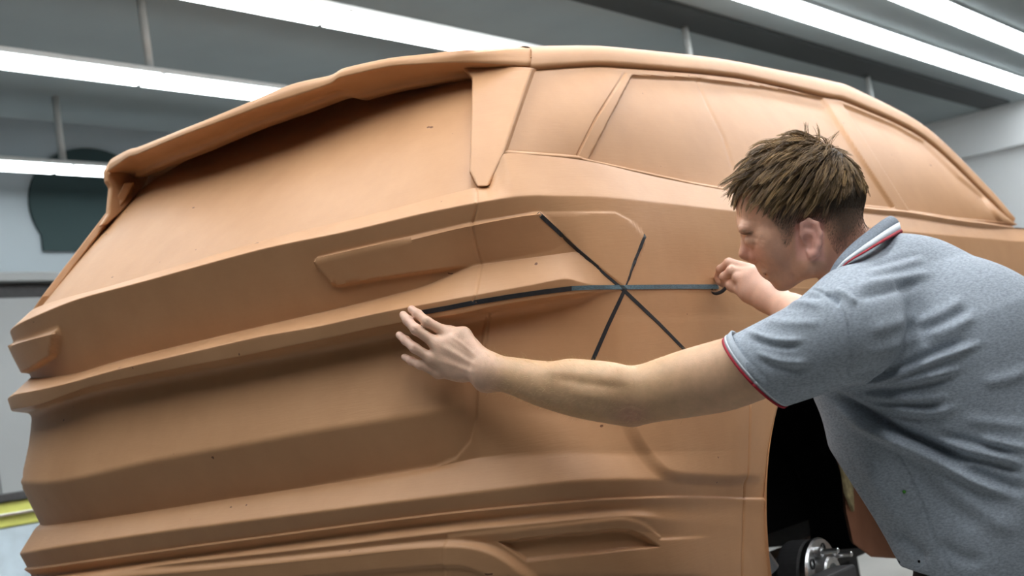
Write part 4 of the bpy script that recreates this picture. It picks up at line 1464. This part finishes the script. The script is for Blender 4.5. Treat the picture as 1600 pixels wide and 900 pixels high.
paint(sstep(770 - sX, -45, 45), (0.72, 0.47, 0.335))                            # left hand
paint(sstep(655 - sX, -6, 14) * .5, (0.74, 0.46, 0.36))
paint(sstep(1060 - sX, -60, 60) * sstep(sX, 765, 800) * (sY > 540) * .55, (0.61, 0.385, 0.20))   # sun-tanned forearm
paint(np.exp(-((sX - 985) / 30) ** 2 - ((sY - 650) / 20) ** 2) * .65, (0.58, 0.285, 0.205))
headm = (sX > 1130) & (sX < 1400) & (sY < 460) & (sD < 2.80)
paint(headm * 1.0, (0.66, 0.36, 0.235))
paint(headm * sstep(-abs(np.hypot((sX - 1172) / 1.3, sY - 398)), -26, -6) * .6, (0.62, 0.27, 0.195))
paint(headm * sstep(sdist(sX, sY, [(1240, 340), (1288, 338), (1290, 408), (1244, 408)]), -3, 4), (0.78, 0.41, 0.32))
stub = headm * sstep(sdist(sX, sY, [(1195, 412), (1235, 400), (1262, 405), (1270, 440), (1230, 460), (1200, 455)]), -14, 8)
paint(stub * .45, (0.44, 0.24, 0.16))
paint(headm * sstep(sdist(sX, sY, [(1296, 370), (1345, 352), (1400, 400), (1330, 440), (1290, 420)]), -8, 8) * .7, (0.50, 0.225, 0.155))
rhm = (sD > 2.80) & (sX < 1300)
paint(rhm * 1.0, (0.64, 0.39, 0.285))
# hair roots: colour of cropped hair on the scalp
SCALP = [(1140, 330), (1135, 270), (1180, 215), (1270, 190), (1350, 220), (1375, 300), (1366, 340), (1345, 374), (1308, 393), (1298, 378), (1291, 350), (1276, 337),
         (1256, 338), (1243, 350), (1238, 372), (1230, 384), (1222, 370), (1214, 348), (1204, 332), (1192, 318), (1180, 300), (1170, 284)]
HC = Hm(1258, 300)


def fold_near(P):
    """reflect the far half of the head onto the near half"""
    c = (P - HC) @ lH
    return P - np.where(c < 0, 2 * c, 0)[:, None] * lH


fX_, fY_, _ = pj(fold_near(SV))
sc_sd = np.where(headm, sdist(fX_, fY_, SCALP), -50)
fadeh = np.where(fY_ > 325, .80 * sstep(sc_sd, -3, 26), sstep(sc_sd, -6, 6))
paint(fadeh, (0.095, 0.066, 0.048))
person = mesh_obj('person', SV, SQ, 'skin')
set_tone(person, tone)
tag(person, 'man in a grey polo shirt bending to the clay model, both arms stretched out', 'person')

# ---- polo shirt
shirt = Field()
flT = (CT, 0.80)
shirt.rc(Kt(1432, 468, 2.42), Kt(1500, 570, 2.37), 100 * PXt(2.42), 165 * PXt(2.37), k=0.04, flat=flT)
shirt.rc(Kt(1500, 570, 2.37), Kt(1600, 760, 2.36), 165 * PXt(2.37), 190 * PXt(2.36), k=0.04, flat=flT)
shirt.rc(Kt(1600, 760, 2.36), Kt(1690, 930, 2.36), 190 * PXt(2.36), 200 * PXt(2.36), k=0.04, flat=flT)
shirt.rc(Kt(1350, 596, 2.38), Kt(1412, 712, 2.37), 82 * PXt(2.38), 95 * PXt(2.37), k=0.06)
shirt.rc(Kt(1412, 712, 2.37), Kt(1520, 850, 2.36), 95 * PXt(2.37), 120 * PXt(2.36), k=0.06)
shirt.rc(Kt(1520, 850, 2.36), Kt(1600, 960, 2.36), 120 * PXt(2.36), 130 * PXt(2.36), k=0.06)
shirt.rc(Kt(1395, 455, 2.40), Kt(1340, 480, 2.28), 75 * PXt(2.4), 66 * PXt(2.28), k=0.04)            # shoulder yoke
shirt.rc(Kt(1385, 440, 2.45), Kt(1350, 455, 2.60), 62 * PXt(2.45), 58 * PXt(2.6), k=0.04)
aX, aY, aD = pj(asub[:, :3])
dC = float(np.interp(1181, aX, aD)) - .004
slv0, slv1 = Kt(1325, 520, 2.205), Kp(1181, 580, dC)
shirt.rc(slv0, slv1, 79 * PXt(2.215), 66.5 * PXM(dC), k=0.075)
sax = (slv1 - slv0) / np.linalg.norm(slv1 - slv0)
cutn = np.array(-.70 * CR - .68 * CU - .22 * CT)      # picture normal of the sleeve edge
cut_c = Kp(1181.5, 580, dC)
cutn /= np.linalg.norm(cutn)
sax2 = cutn
shirt.sph(cut_c + sax2 * 1.5, 1.5, k=0.004, sub=True)
shirt.rc(cut_c + sax * .05, cut_c - sax * .07, 60.5 * PXM(dC), 58 * PXM(dC), k=0.004, sub=True)
shirt.rc(Kt(1345, 468, 2.62), Kt(1290, 510, 2.75), .062, .060, k=0.03)                                 # far sleeve
hem_n = np.array(-CU * .985 + CR * -.17)
shirt.sph(Kt(1440, 893, 2.3) + hem_n * 2.0, 2.0, k=0.004, sub=True)
HV, HQ = surface_net(shirt, 0.0032)
HV = relax(HV, HQ, 3)
HN = vnormals(HV, HQ)
folds = [
    ([(1160, 516), (1210, 531), (1262, 532)], 5, .0045), ([(1165, 526), (1210, 541), (1258, 542)], 5, -.0035),
    ([(1176, 548), (1216, 563), (1272, 567)], 5, .0045), ([(1180, 560), (1220, 576), (1270, 580)], 6, -.0030),
    ([(1200, 487), (1240, 474), (1290, 478)], 6, .0045), ([(1215, 470), (1250, 461), (1288, 465)], 5, -.0050), ([(1185, 500), (1230, 505), (1290, 505)], 7, .003),
    ([(1290, 456), (1303, 464), (1315, 476)], 5, -.0060), ([(1300, 452), (1322, 462), (1340, 478)], 6, .005), ([(1325, 450), (1380, 440), (1470, 425)], 7, .0045),
    ([(1330, 465), (1380, 458), (1450, 440)], 7, -.0040), ([(1340, 432), (1400, 418), (1450, 405)], 6, .0035), ([(1345, 420), (1400, 405), (1440, 395)], 5, -.003),
    ([(1312, 598), (1390, 588), (1450, 567), (1545, 532)], 6, .0085), ([(1320, 590), (1395, 577), (1455, 553), (1530, 522)], 7, -.0060),
    ([(1330, 602), (1420, 595), (1515, 572)], 6, .0075), ([(1340, 610), (1420, 606), (1500, 590)], 5, -.0050),
    ([(1336, 614), (1405, 623), (1490, 619)], 5.5, .0070), ([(1338, 622), (1400, 634), (1480, 632)], 5, -.0050),
    ([(1330, 620), (1390, 636), (1450, 645), (1505, 634)], 6, .0075), ([(1335, 632), (1390, 650), (1450, 660)], 6, -.0050),
    ([(1425, 510), (1470, 490), (1510, 465)], 9, .0045), ([(1440, 530), (1490, 512), (1530, 490)], 9, .0045), ([(1430, 520), (1480, 500), (1520, 478)], 7, -.0035),
    ([(1350, 520), (1400, 505), (1440, 490)], 10, .003), ([(1345, 555), (1400, 540), (1450, 520)], 9, .003),
    ([(1283, 606), (1335, 638), (1395, 668), (1455, 694), (1525, 726)], 7.5, -.0270), ([(1300, 628), (1345, 664), (1392, 688), (1463, 722), (1530, 755), (1600, 783)], 7.5, .0150),
    ([(1500, 728), (1560, 752), (1610, 770)], 9, -.0080),
    ([(1443, 684), (1500, 699), (1605, 727)], 6, .0085), ([(1450, 674), (1510, 688), (1600, 712)], 6, -.0055), ([(1490, 712), (1550, 724), (1605, 742)], 6, -.0075),
    ([(1525, 684), (1570, 694), (1610, 703)], 6, .006), ([(1500, 655), (1560, 662), (1610, 668)], 9, .004), ([(1530, 600), (1580, 590), (1610, 575)], 10, .004),
    ([(1420, 720), (1470, 775), (1540, 830)], 16, -.0060), ([(1450, 735), (1520, 790), (1600, 840)], 16, .0060), ([(1340, 700), (1370, 760), (1420, 830)], 14, .004),
    ([(1392, 832), (1420, 850), (1450, 880)], 9, -.008), ([(1460, 845), (1500, 870), (1540, 880)], 10, -.006),
]
folds = [(q[0], q[1], q[2] * 1.25) for q in folds]
HV = strokes(HV, HN, folds)
HV = relax(HV, HQ, 1, 0.35)
HN = vnormals(HV, HQ)
seams = [([(1254, 447), (1288, 459), (1312, 480), (1327, 519), (1331, 555), (1326, 590)], 1.6, -.0036, False), ([(1258, 445), (1292, 456), (1316, 478), (1331, 519), (1335, 555)], 2.2, .0012, False),
         ([(1397, 690), (1423, 747), (1447, 803), (1460, 840), (1484, 888)], 1.5, -.0034, False), ([(1401, 689), (1427, 746), (1451, 802), (1464, 839)], 2.0, .0010, False),
         ([(1145, 530), (1160, 552), (1188, 583), (1217, 610), (1236, 622)], 1.5, -.0020, False)]
HV = strokes(HV, HN, seams)
M['jersey'] = attr_mat('heather_grey_jersey', 0.85, bump=0.35, bscale=900, spec=0.2, mott=0.38, nscale=170, stretch=(1, 1, 2.2), dist=0.0006)
polo = mesh_obj('polo_shirt', HV, HQ, 'jersey', person)
hx_, hy_, _ = pj(HV)
set_tone(polo, np.tile([0.345, 0.39, 0.44], (len(HV), 1)))
polo['label'] = 'heather grey polo shirt with striped collar and cuffs'


def ribbon(name, A_, B_, material, parent, thick=0.0012, out=None):
    """closed or open band between two point rows"""
    A_, B_ = np.asarray(A_), np.asarray(B_)
    n = len(A_)
    o = np.asarray(out) * thick
    V_ = np.concatenate([A_, B_, A_ - o, B_ - o])
    F_ = []
    for i in range(n - 1):
        F_ += [(i, i + 1, n + i + 1, n + i), (2 * n + i, 3 * n + i, 3 * n + i + 1, 2 * n + i + 1), (i, 2 * n + i, 2 * n + i + 1, i + 1), (n + i, n + i + 1, 3 * n + i + 1, 3 * n + i)]
    F_ += [(0, n, 3 * n, 2 * n), (n - 1, 3 * n - 1, 4 * n - 1, 2 * n - 1)]
    return mesh_obj(name, V_, F_, material, parent)


M['rib'] = mat('pale_grey_ribbing', (0.40, 0.45, 0.50), 0.85, noise=0.12, nscale=300, bump=0.3, bscale=700)
M['rib_dark'] = mat('heather_grey_ribbing', (0.20, 0.235, 0.28), 0.85, noise=0.25, nscale=260, bump=0.3, bscale=700)
M['white_rib'] = mat('white_ribbing', (0.66, 0.70, 0.74), 0.85, noise=0.06, nscale=300, bump=0.3, bscale=700)
M['red_rib'] = mat('red_ribbing', (0.36, 0.012, 0.028), 0.8, noise=0.1, nscale=300, bump=0.2, bscale=700)
# sleeve cuff: rings round the sleeve end
cu = np.cross(cutn, CT); cu /= np.linalg.norm(cu)
cw = np.cross(cutn, cu)
if cu @ CU < 0:
    cu = -cu
ang = np.linspace(0, 2 * np.pi, 73)
RS = 71.2 * PXM(dC)
rdep = 0.95


def ring(off, grow):
    # the near side of the edge sags a little towards the hand
    return np.array([cut_c + sax2 * (off + 0.006 * max(0, math.cos(t)) ) + cu * math.sin(t) * (RS + grow) + (CT - (CT @ cutn) * cutn) * math.cos(t) * (RS * rdep + grow) for t in ang])


ro = np.array([cu * math.sin(t) + CT * math.cos(t) for t in ang])
cuff = ribbon('sleeve_cuff', ring(-.0165, .0015), ring(.001, .0005), 'rib', polo, .003, ro)
ribbon('white_stripe', ring(-.0045, .0019), ring(-.0015, .0017), 'white_rib', cuff, .0015, ro)
ribbon('red_edge', ring(.0005, .0016), ring(.0050, .0010), 'red_rib', cuff, .0035, ro)
# collar, turned down round the neck
ctop = [(1283, 452, 2.325), (1291, 436, 2.315), (1306, 408, 2.305), (1330, 382, 2.32), (1360, 358, 2.36), (1382, 342, 2.41), (1392, 338, 2.46), (1384, 345, 2.52), (1355, 365, 2.57), (1320, 395, 2.58), (1295, 430, 2.55)]
cbot = [(1288, 458, 2.300), (1300, 438, 2.288), (1322, 412, 2.276), (1354, 392, 2.29), (1384, 374, 2.335), (1404, 363, 2.40), (1410, 360, 2.46), (1404, 368, 2.54), (1370, 390, 2.60), (1330, 420, 2.61), (1300, 450, 2.58)]
tt = np.linspace(0, 10, 81)
ct = crom([Kt(*q) for q in ctop], tt)
cbm = crom([Kt(*q) for q in cbot], tt)
axis_n = np.array(Kt(1345, 415, 2.45))
cout = ct - axis_n
cout /= np.linalg.norm(cout, axis=1, keepdims=True)


def cb_row(t, bulge=0.006):
    return ct + (cbm - ct) * t + cout * bulge * math.sin(math.pi * min(1, t * 1.1 + .05))


rowsA = [0, .12, .25, .38, .52, .64]
crn = np.stack([cb_row(t) for t in rowsA], 1)
col_ = mesh_obj('collar', np.concatenate([crn.reshape(-1, 3)]), grid_faces(81, len(rowsA)), 'rib_dark', polo)
col_.modifiers.new('solid', 'SOLIDIFY').thickness = 0.003
stand = np.stack([ct, ct - cout * .004 - np.array(CU) * .0 + (cbm - ct) * .5 - cout * .012], 1)
st_ = mesh_obj('collar_stand', stand.reshape(-1, 3), grid_faces(81, 2), 'rib_dark', polo)
ribbon('white_stripe', cb_row(.62, .0075), cb_row(.90, .006), 'white_rib', col_, .003, cout)
ribbon('red_edge', cb_row(.885, .0062)[14:], cb_row(1.03, .005)[14:], 'red_rib', col_, .003, cout[14:])
# green crumb stuck on the shirt
hb_ = BVHTree.FromPolygons(HV.tolist(), HQ.tolist())
h, n, _, _ = hb_.ray_cast(Vector(CAM), Vector(ray(1413, 768)).normalized())
if h is not None:
    MB().lathe(h + n * .0005, n, [(0, .0028), (.0008, .0032), (.0016, .0018)], 9).build('green_fleck', mat('green_fleck', (0.05, 0.25, 0.02), .6, noise=.2), polo)

# ---- trousers and shoes
tr = Field()
hip = Kt(1640, 880, 2.38)
tr.rc(Kt(1560, 850, 2.36), Kt(1700, 960, 2.36), .15, .165, k=.05, flat=(CT, .8))
toeL = np.array([0.55, -1.75, FLOOR]); 
for k_, (dx, dy) in enumerate(((-.02, -.12), (.12, .10))):
    h0 = np.array(Kt(1690, 960, 2.36)) + [0, dy * .6, 0]
    kn = h0 + [-.20, dy * .5, 0]; kn[2] = FLOOR + .50
    an = h0 + [.02 + dx, dy * .6, 0]; an[2] = FLOOR + .10
    tr.chain([h0, kn, an], [.115, .078, .062], k=.04)
tr.sph(Kt(1462, 966, 2.36), .062, k=.05)
TV, TQ = surface_net(tr, 0.008)
TV = relax(TV, TQ, 2)
M['denim'] = mat('black_trouser_cloth', (0.018, 0.018, 0.02), .85, noise=.25, nscale=60, bump=.3, bscale=500)
trs = mesh_obj('trousers', TV, TQ, 'denim', person)
M['shoe'] = mat('dark_shoe_leather', (0.03, 0.025, 0.022), .5, noise=.2)
for k_, (dx, dy) in enumerate(((-.02, -.12), (.12, .10))):
    h0 = np.array(Kt(1690, 960, 2.36)) + [0, dy * .6, 0]
    an = h0 + [.02 + dx, dy * .6, 0]
    sh = Field()
    sh.rc([an[0], an[1], FLOOR + .05], [an[0] - .17, an[1] + .02, FLOOR + .04], .047, .040, k=.02)
    sh.rc([an[0], an[1], FLOOR + .10], [an[0] + .01, an[1], FLOOR + .05], .050, .048, k=.03)
    a_, q_ = surface_net(sh, 0.006)
    a_[:, 2] = np.maximum(a_[:, 2], FLOOR + .001)
    mesh_obj('shoe', a_, q_, 'shoe', person)
# ---- hair
rng = np.random.default_rng(5)


def strands_mesh(name, paths, radii, tones, material, parent, sides=3):
    """paths (n,m,3), radii (n,m), tones (n,3)"""
    n, m, _ = paths.shape
    t = np.gradient(paths, axis=1)
    t /= np.maximum(np.linalg.norm(t, axis=2, keepdims=True), 1e-9)
    ref = rng.normal(size=(n, 1, 3))
    u = np.cross(t, np.broadcast_to(ref, t.shape))
    u /= np.maximum(np.linalg.norm(u, axis=2, keepdims=True), 1e-9)
    w = np.cross(t, u)
    a = np.arange(sides) * 2 * np.pi / sides
    P = paths[:, :, None, :] + radii[:, :, None, None] * (u[:, :, None, :] * np.cos(a)[None, None, :, None] + w[:, :, None, :] * np.sin(a)[None, None, :, None])
    V_ = P.reshape(-1, 3)
    b = (np.arange(n)[:, None, None] * m + np.arange(m - 1)[None, :, None]) * sides
    k = np.arange(sides)[None, None, :]
    k2 = (k + 1) % sides
    F_ = np.stack([b + k, b + k2, b + sides + k2, b + sides + k], -1).reshape(-1, 4)
    o = mesh_obj(name, V_, F_, material, parent)
    set_tone(o, np.repeat(tones, m * sides, axis=0))
    o['kind'] = 'stuff'
    return o


M['hair'] = attr_mat('hair', 0.42, spec=0.5, mott=0.1)
LAYER = [(1130, 312), (1155, 308), (1178, 306), (1200, 310), (1225, 314), (1262, 310), (1300, 302), (1340, 288), (1380, 280)]
hid = np.where(headm & (sc_sd > -1))[0]
hp_, hn_ = SV[hid], SN[hid]
hfx, hfy = fX_[hid], fY_[hid]
layer_y = np.interp(hfx, [q[0] for q in LAYER], [q[1] for q in LAYER])
is_long = hfy < layer_y
crown = Hm(1300, 228) + uH * 0.0
down = np.array([0, 0, -1.0])


def grow(idx, length, m, lift, curl):
    p = hp_[idx].copy()
    n = hn_[idx]
    rad_dir = p - crown
    d0 = rad_dir / np.maximum(np.linalg.norm(rad_dir, axis=1, keepdims=True), 1e-6)
    d = d0 + fH * 0.55 + down * 0.25
    d = d - (d * n).sum(1, keepdims=True) * n
    d /= np.maximum(np.linalg.norm(d, axis=1, keepdims=True), 1e-6)
    pts = [p - n * .002]
    cur = p.copy()
    for j in range(1, m):
        f = j / (m - 1)
        v = n * lift[:, None] * (1 - f * 1.15) + d * (0.55 + 0.6 * f) + down * curl[:, None] * f
        v /= np.linalg.norm(v, axis=1, keepdims=True)
        cur = cur + v * (length / (m - 1))[:, None]
        pts.append(cur.copy())
    return np.stack(pts, 1)


# long top layer in tufts
li = np.where(is_long)[0]
NC, NS = 420, 15
gi = rng.choice(li, NC)
glen = rng.uniform(.036, .060, NC)
glift = rng.uniform(.45, .95, NC)
gcurl = rng.uniform(.1, .55, NC)
top_w = sstep((hp_[gi] - HC) @ uH, .02, .07)
glift = glift * (0.65 + 0.45 * top_w)
glen *= 1 - .38 * sstep(1215 - hfx[gi], 0, 30) * sstep(hfy[gi], 255, 300)
back = sstep(-((hp_[gi] - HC) @ fH), .035, .075)
glift *= 1 - .75 * back
glen *= 1 - .3 * back
guide = grow(gi, glen, 8, glift, gcurl)
from mathutils.kdtree import KDTree
kd = KDTree(NC)
for i, q in enumerate(hp_[gi]):
    kd.insert(q, i)
kd.balance()
ci = rng.choice(li, NC * NS)
own = np.array([kd.find(hp_[i])[1] for i in ci])
cl = glen[own] * rng.uniform(.75, 1.12, len(ci))
ch = grow(ci, cl, 8, glift[own] * rng.uniform(.85, 1.15, len(ci)), gcurl[own])
f = np.linspace(0, 1, 8)[None, :, None]
pull = (0.72 * f ** 1.2)
ch = ch + (guide[own] - ch) * pull + rng.normal(size=ch.shape) * .0009 * f
ch = np.concatenate([ch, guide])
base_t = np.array([0.115, 0.068, 0.033])
gold = np.array([0.50, 0.32, 0.14])
mixw = np.clip(rng.beta(1.3, 2.2, NC)[np.concatenate([own, np.arange(NC)])] + rng.normal(0, .12, len(ch)), 0, 1)[:, None]
tn = base_t + (gold - base_t) * mixw
rr0 = rng.uniform(.00034, .00055, len(ch))[:, None] * np.array([1, 1.0, 1, 1, .95, .8, .6, .2])[None]
strands_mesh('hair', ch, rr0, tn, 'hair', person)
# cropped sides and nape
si = np.where(~is_long)[0]
fade = sstep(hfy[si] - layer_y[si], 0, 55)
pr = 1 - .45 * fade
sel_ = si[rng.random(len(si)) < pr]
sel_ = rng.choice(sel_, min(9000, len(sel_)), replace=False)
sl_ = (0.014 - .009 * sstep(hfy[sel_] - layer_y[sel_], 0, 45)) * rng.uniform(.7, 1.2, len(sel_))
sh_ = grow(sel_, sl_, 4, np.full(len(sel_), .35), np.full(len(sel_), .5))
gr = rng.random(len(sel_))[:, None]
ts = np.array([0.07, 0.050, 0.034]) + gr * np.array([.12, .09, .06])
near_temple = sstep(1250 - hfx[sel_], 0, 40)[:, None] * sstep(hfy[sel_], 335, 365)[:, None]
ts = ts * (1 - .5 * near_temple) + near_temple * .5 * np.array([.34, .27, .2]) * (.4 + gr)
strands_mesh('cropped_hair', sh_, np.full((len(sel_), 4), .00030) * np.array([1, 1, .8, .3]), ts, 'hair', person)
# fringe locks hanging over the forehead
fr_ = []
for (x0, y0, x1, y1, x2, y2, n_) in ((1165, 268, 1142, 276, 1124, 291, 26), (1170, 275, 1148, 285, 1131, 296, 30), (1166, 282, 1146, 295, 1128, 308, 8), (1172, 284, 1152, 300, 1143, 322, 22), (1178, 292, 1160, 312, 1156, 336, 20),
                               (1185, 298, 1170, 320, 1168, 342, 22), (1190, 262, 1158, 268, 1135, 286, 26), (1195, 305, 1182, 328, 1186, 348, 20), (1175, 262, 1150, 270, 1130, 284, 24), (1205, 310, 1196, 332, 1205, 352, 18),
                               (1262, 225, 1262, 208, 1258, 192, 14), (1275, 225, 1283, 210, 1276, 196, 12), (1290, 228, 1300, 214, 1312, 206, 10), (1245, 228, 1240, 212, 1230, 205, 14), (1220, 238, 1208, 226, 1196, 222, 14)):
    for _ in range(n_):
        j = rng.normal(0, 3.2, 6)
        w = rng.uniform(-.02, .055)
        P_ = np.array([Hm(x0 + j[0] * 1.6, y0 + j[1] * 1.6, w), Hm(x1 + j[2], y1 + j[3], w), Hm(x2 + j[4] * .7, y2 + j[5] * .7, w * .9)])
        t_ = np.linspace(0, 1, 8)[:, None]
        fr_.append((1 - t_) ** 2 * P_[0] + 2 * t_ * (1 - t_) * P_[1] + t_ ** 2 * P_[2])
fr_ = np.array(fr_)
mixw = np.clip(rng.beta(1.3, 2.2, len(fr_)), 0, 1)[:, None]
strands_mesh('fringe', fr_, np.full((len(fr_), 8), .00045) * np.array([1, 1, 1, 1, .9, .8, .6, .2]), base_t + (gold - base_t) * mixw, 'hair', person)
# brow
bi = np.where((sdist(sX, sY, [(1150, 359), (1160, 357), (1192, 367), (1192, 372), (1166, 366), (1151, 364)]) > 0) & (sD < 2.56))[0]
if len(bi):
    bi = rng.choice(bi, 170)
    q0 = SV[bi]
    dirb = -fH * .8 + down * .15 + SN[bi] * .35
    bp_ = np.stack([q0, q0 + dirb * .004, q0 + dirb * .008 - SN[bi] * .001], 1)
    strands_mesh('eyebrow', bp_, np.full((len(bi), 3), .00028) * np.array([1, .9, .3]), np.tile([.26, .17, .10], (len(bi), 1)), 'hair', person)
# blond hair on the arm
ai = np.where((sX > 760) & (sX < 1090) & (sY > 545) & (sD < 2.85))[0]
ai = rng.choice(ai, 3200)
wgt = sstep(1090 - sX[ai], 0, 180)
ai = ai[rng.random(len(ai)) < wgt * .9 + .1]
q0 = SV[ai]
da = CR * -.6 + np.outer(rng.normal(0, .5, len(ai)), CU) + SN[ai] * .55
ln_ = rng.uniform(.005, .011, len(ai))[:, None]
ap = np.stack([q0, q0 + da * ln_ * .5, q0 + da * ln_ - SN[ai] * ln_ * .2], 1)
strands_mesh('arm_hair', ap, np.full((len(ai), 3), .00011) * np.array([1, .9, .3]), np.tile([.62, .43, .20], (len(ai), 1)), 'hair', person)
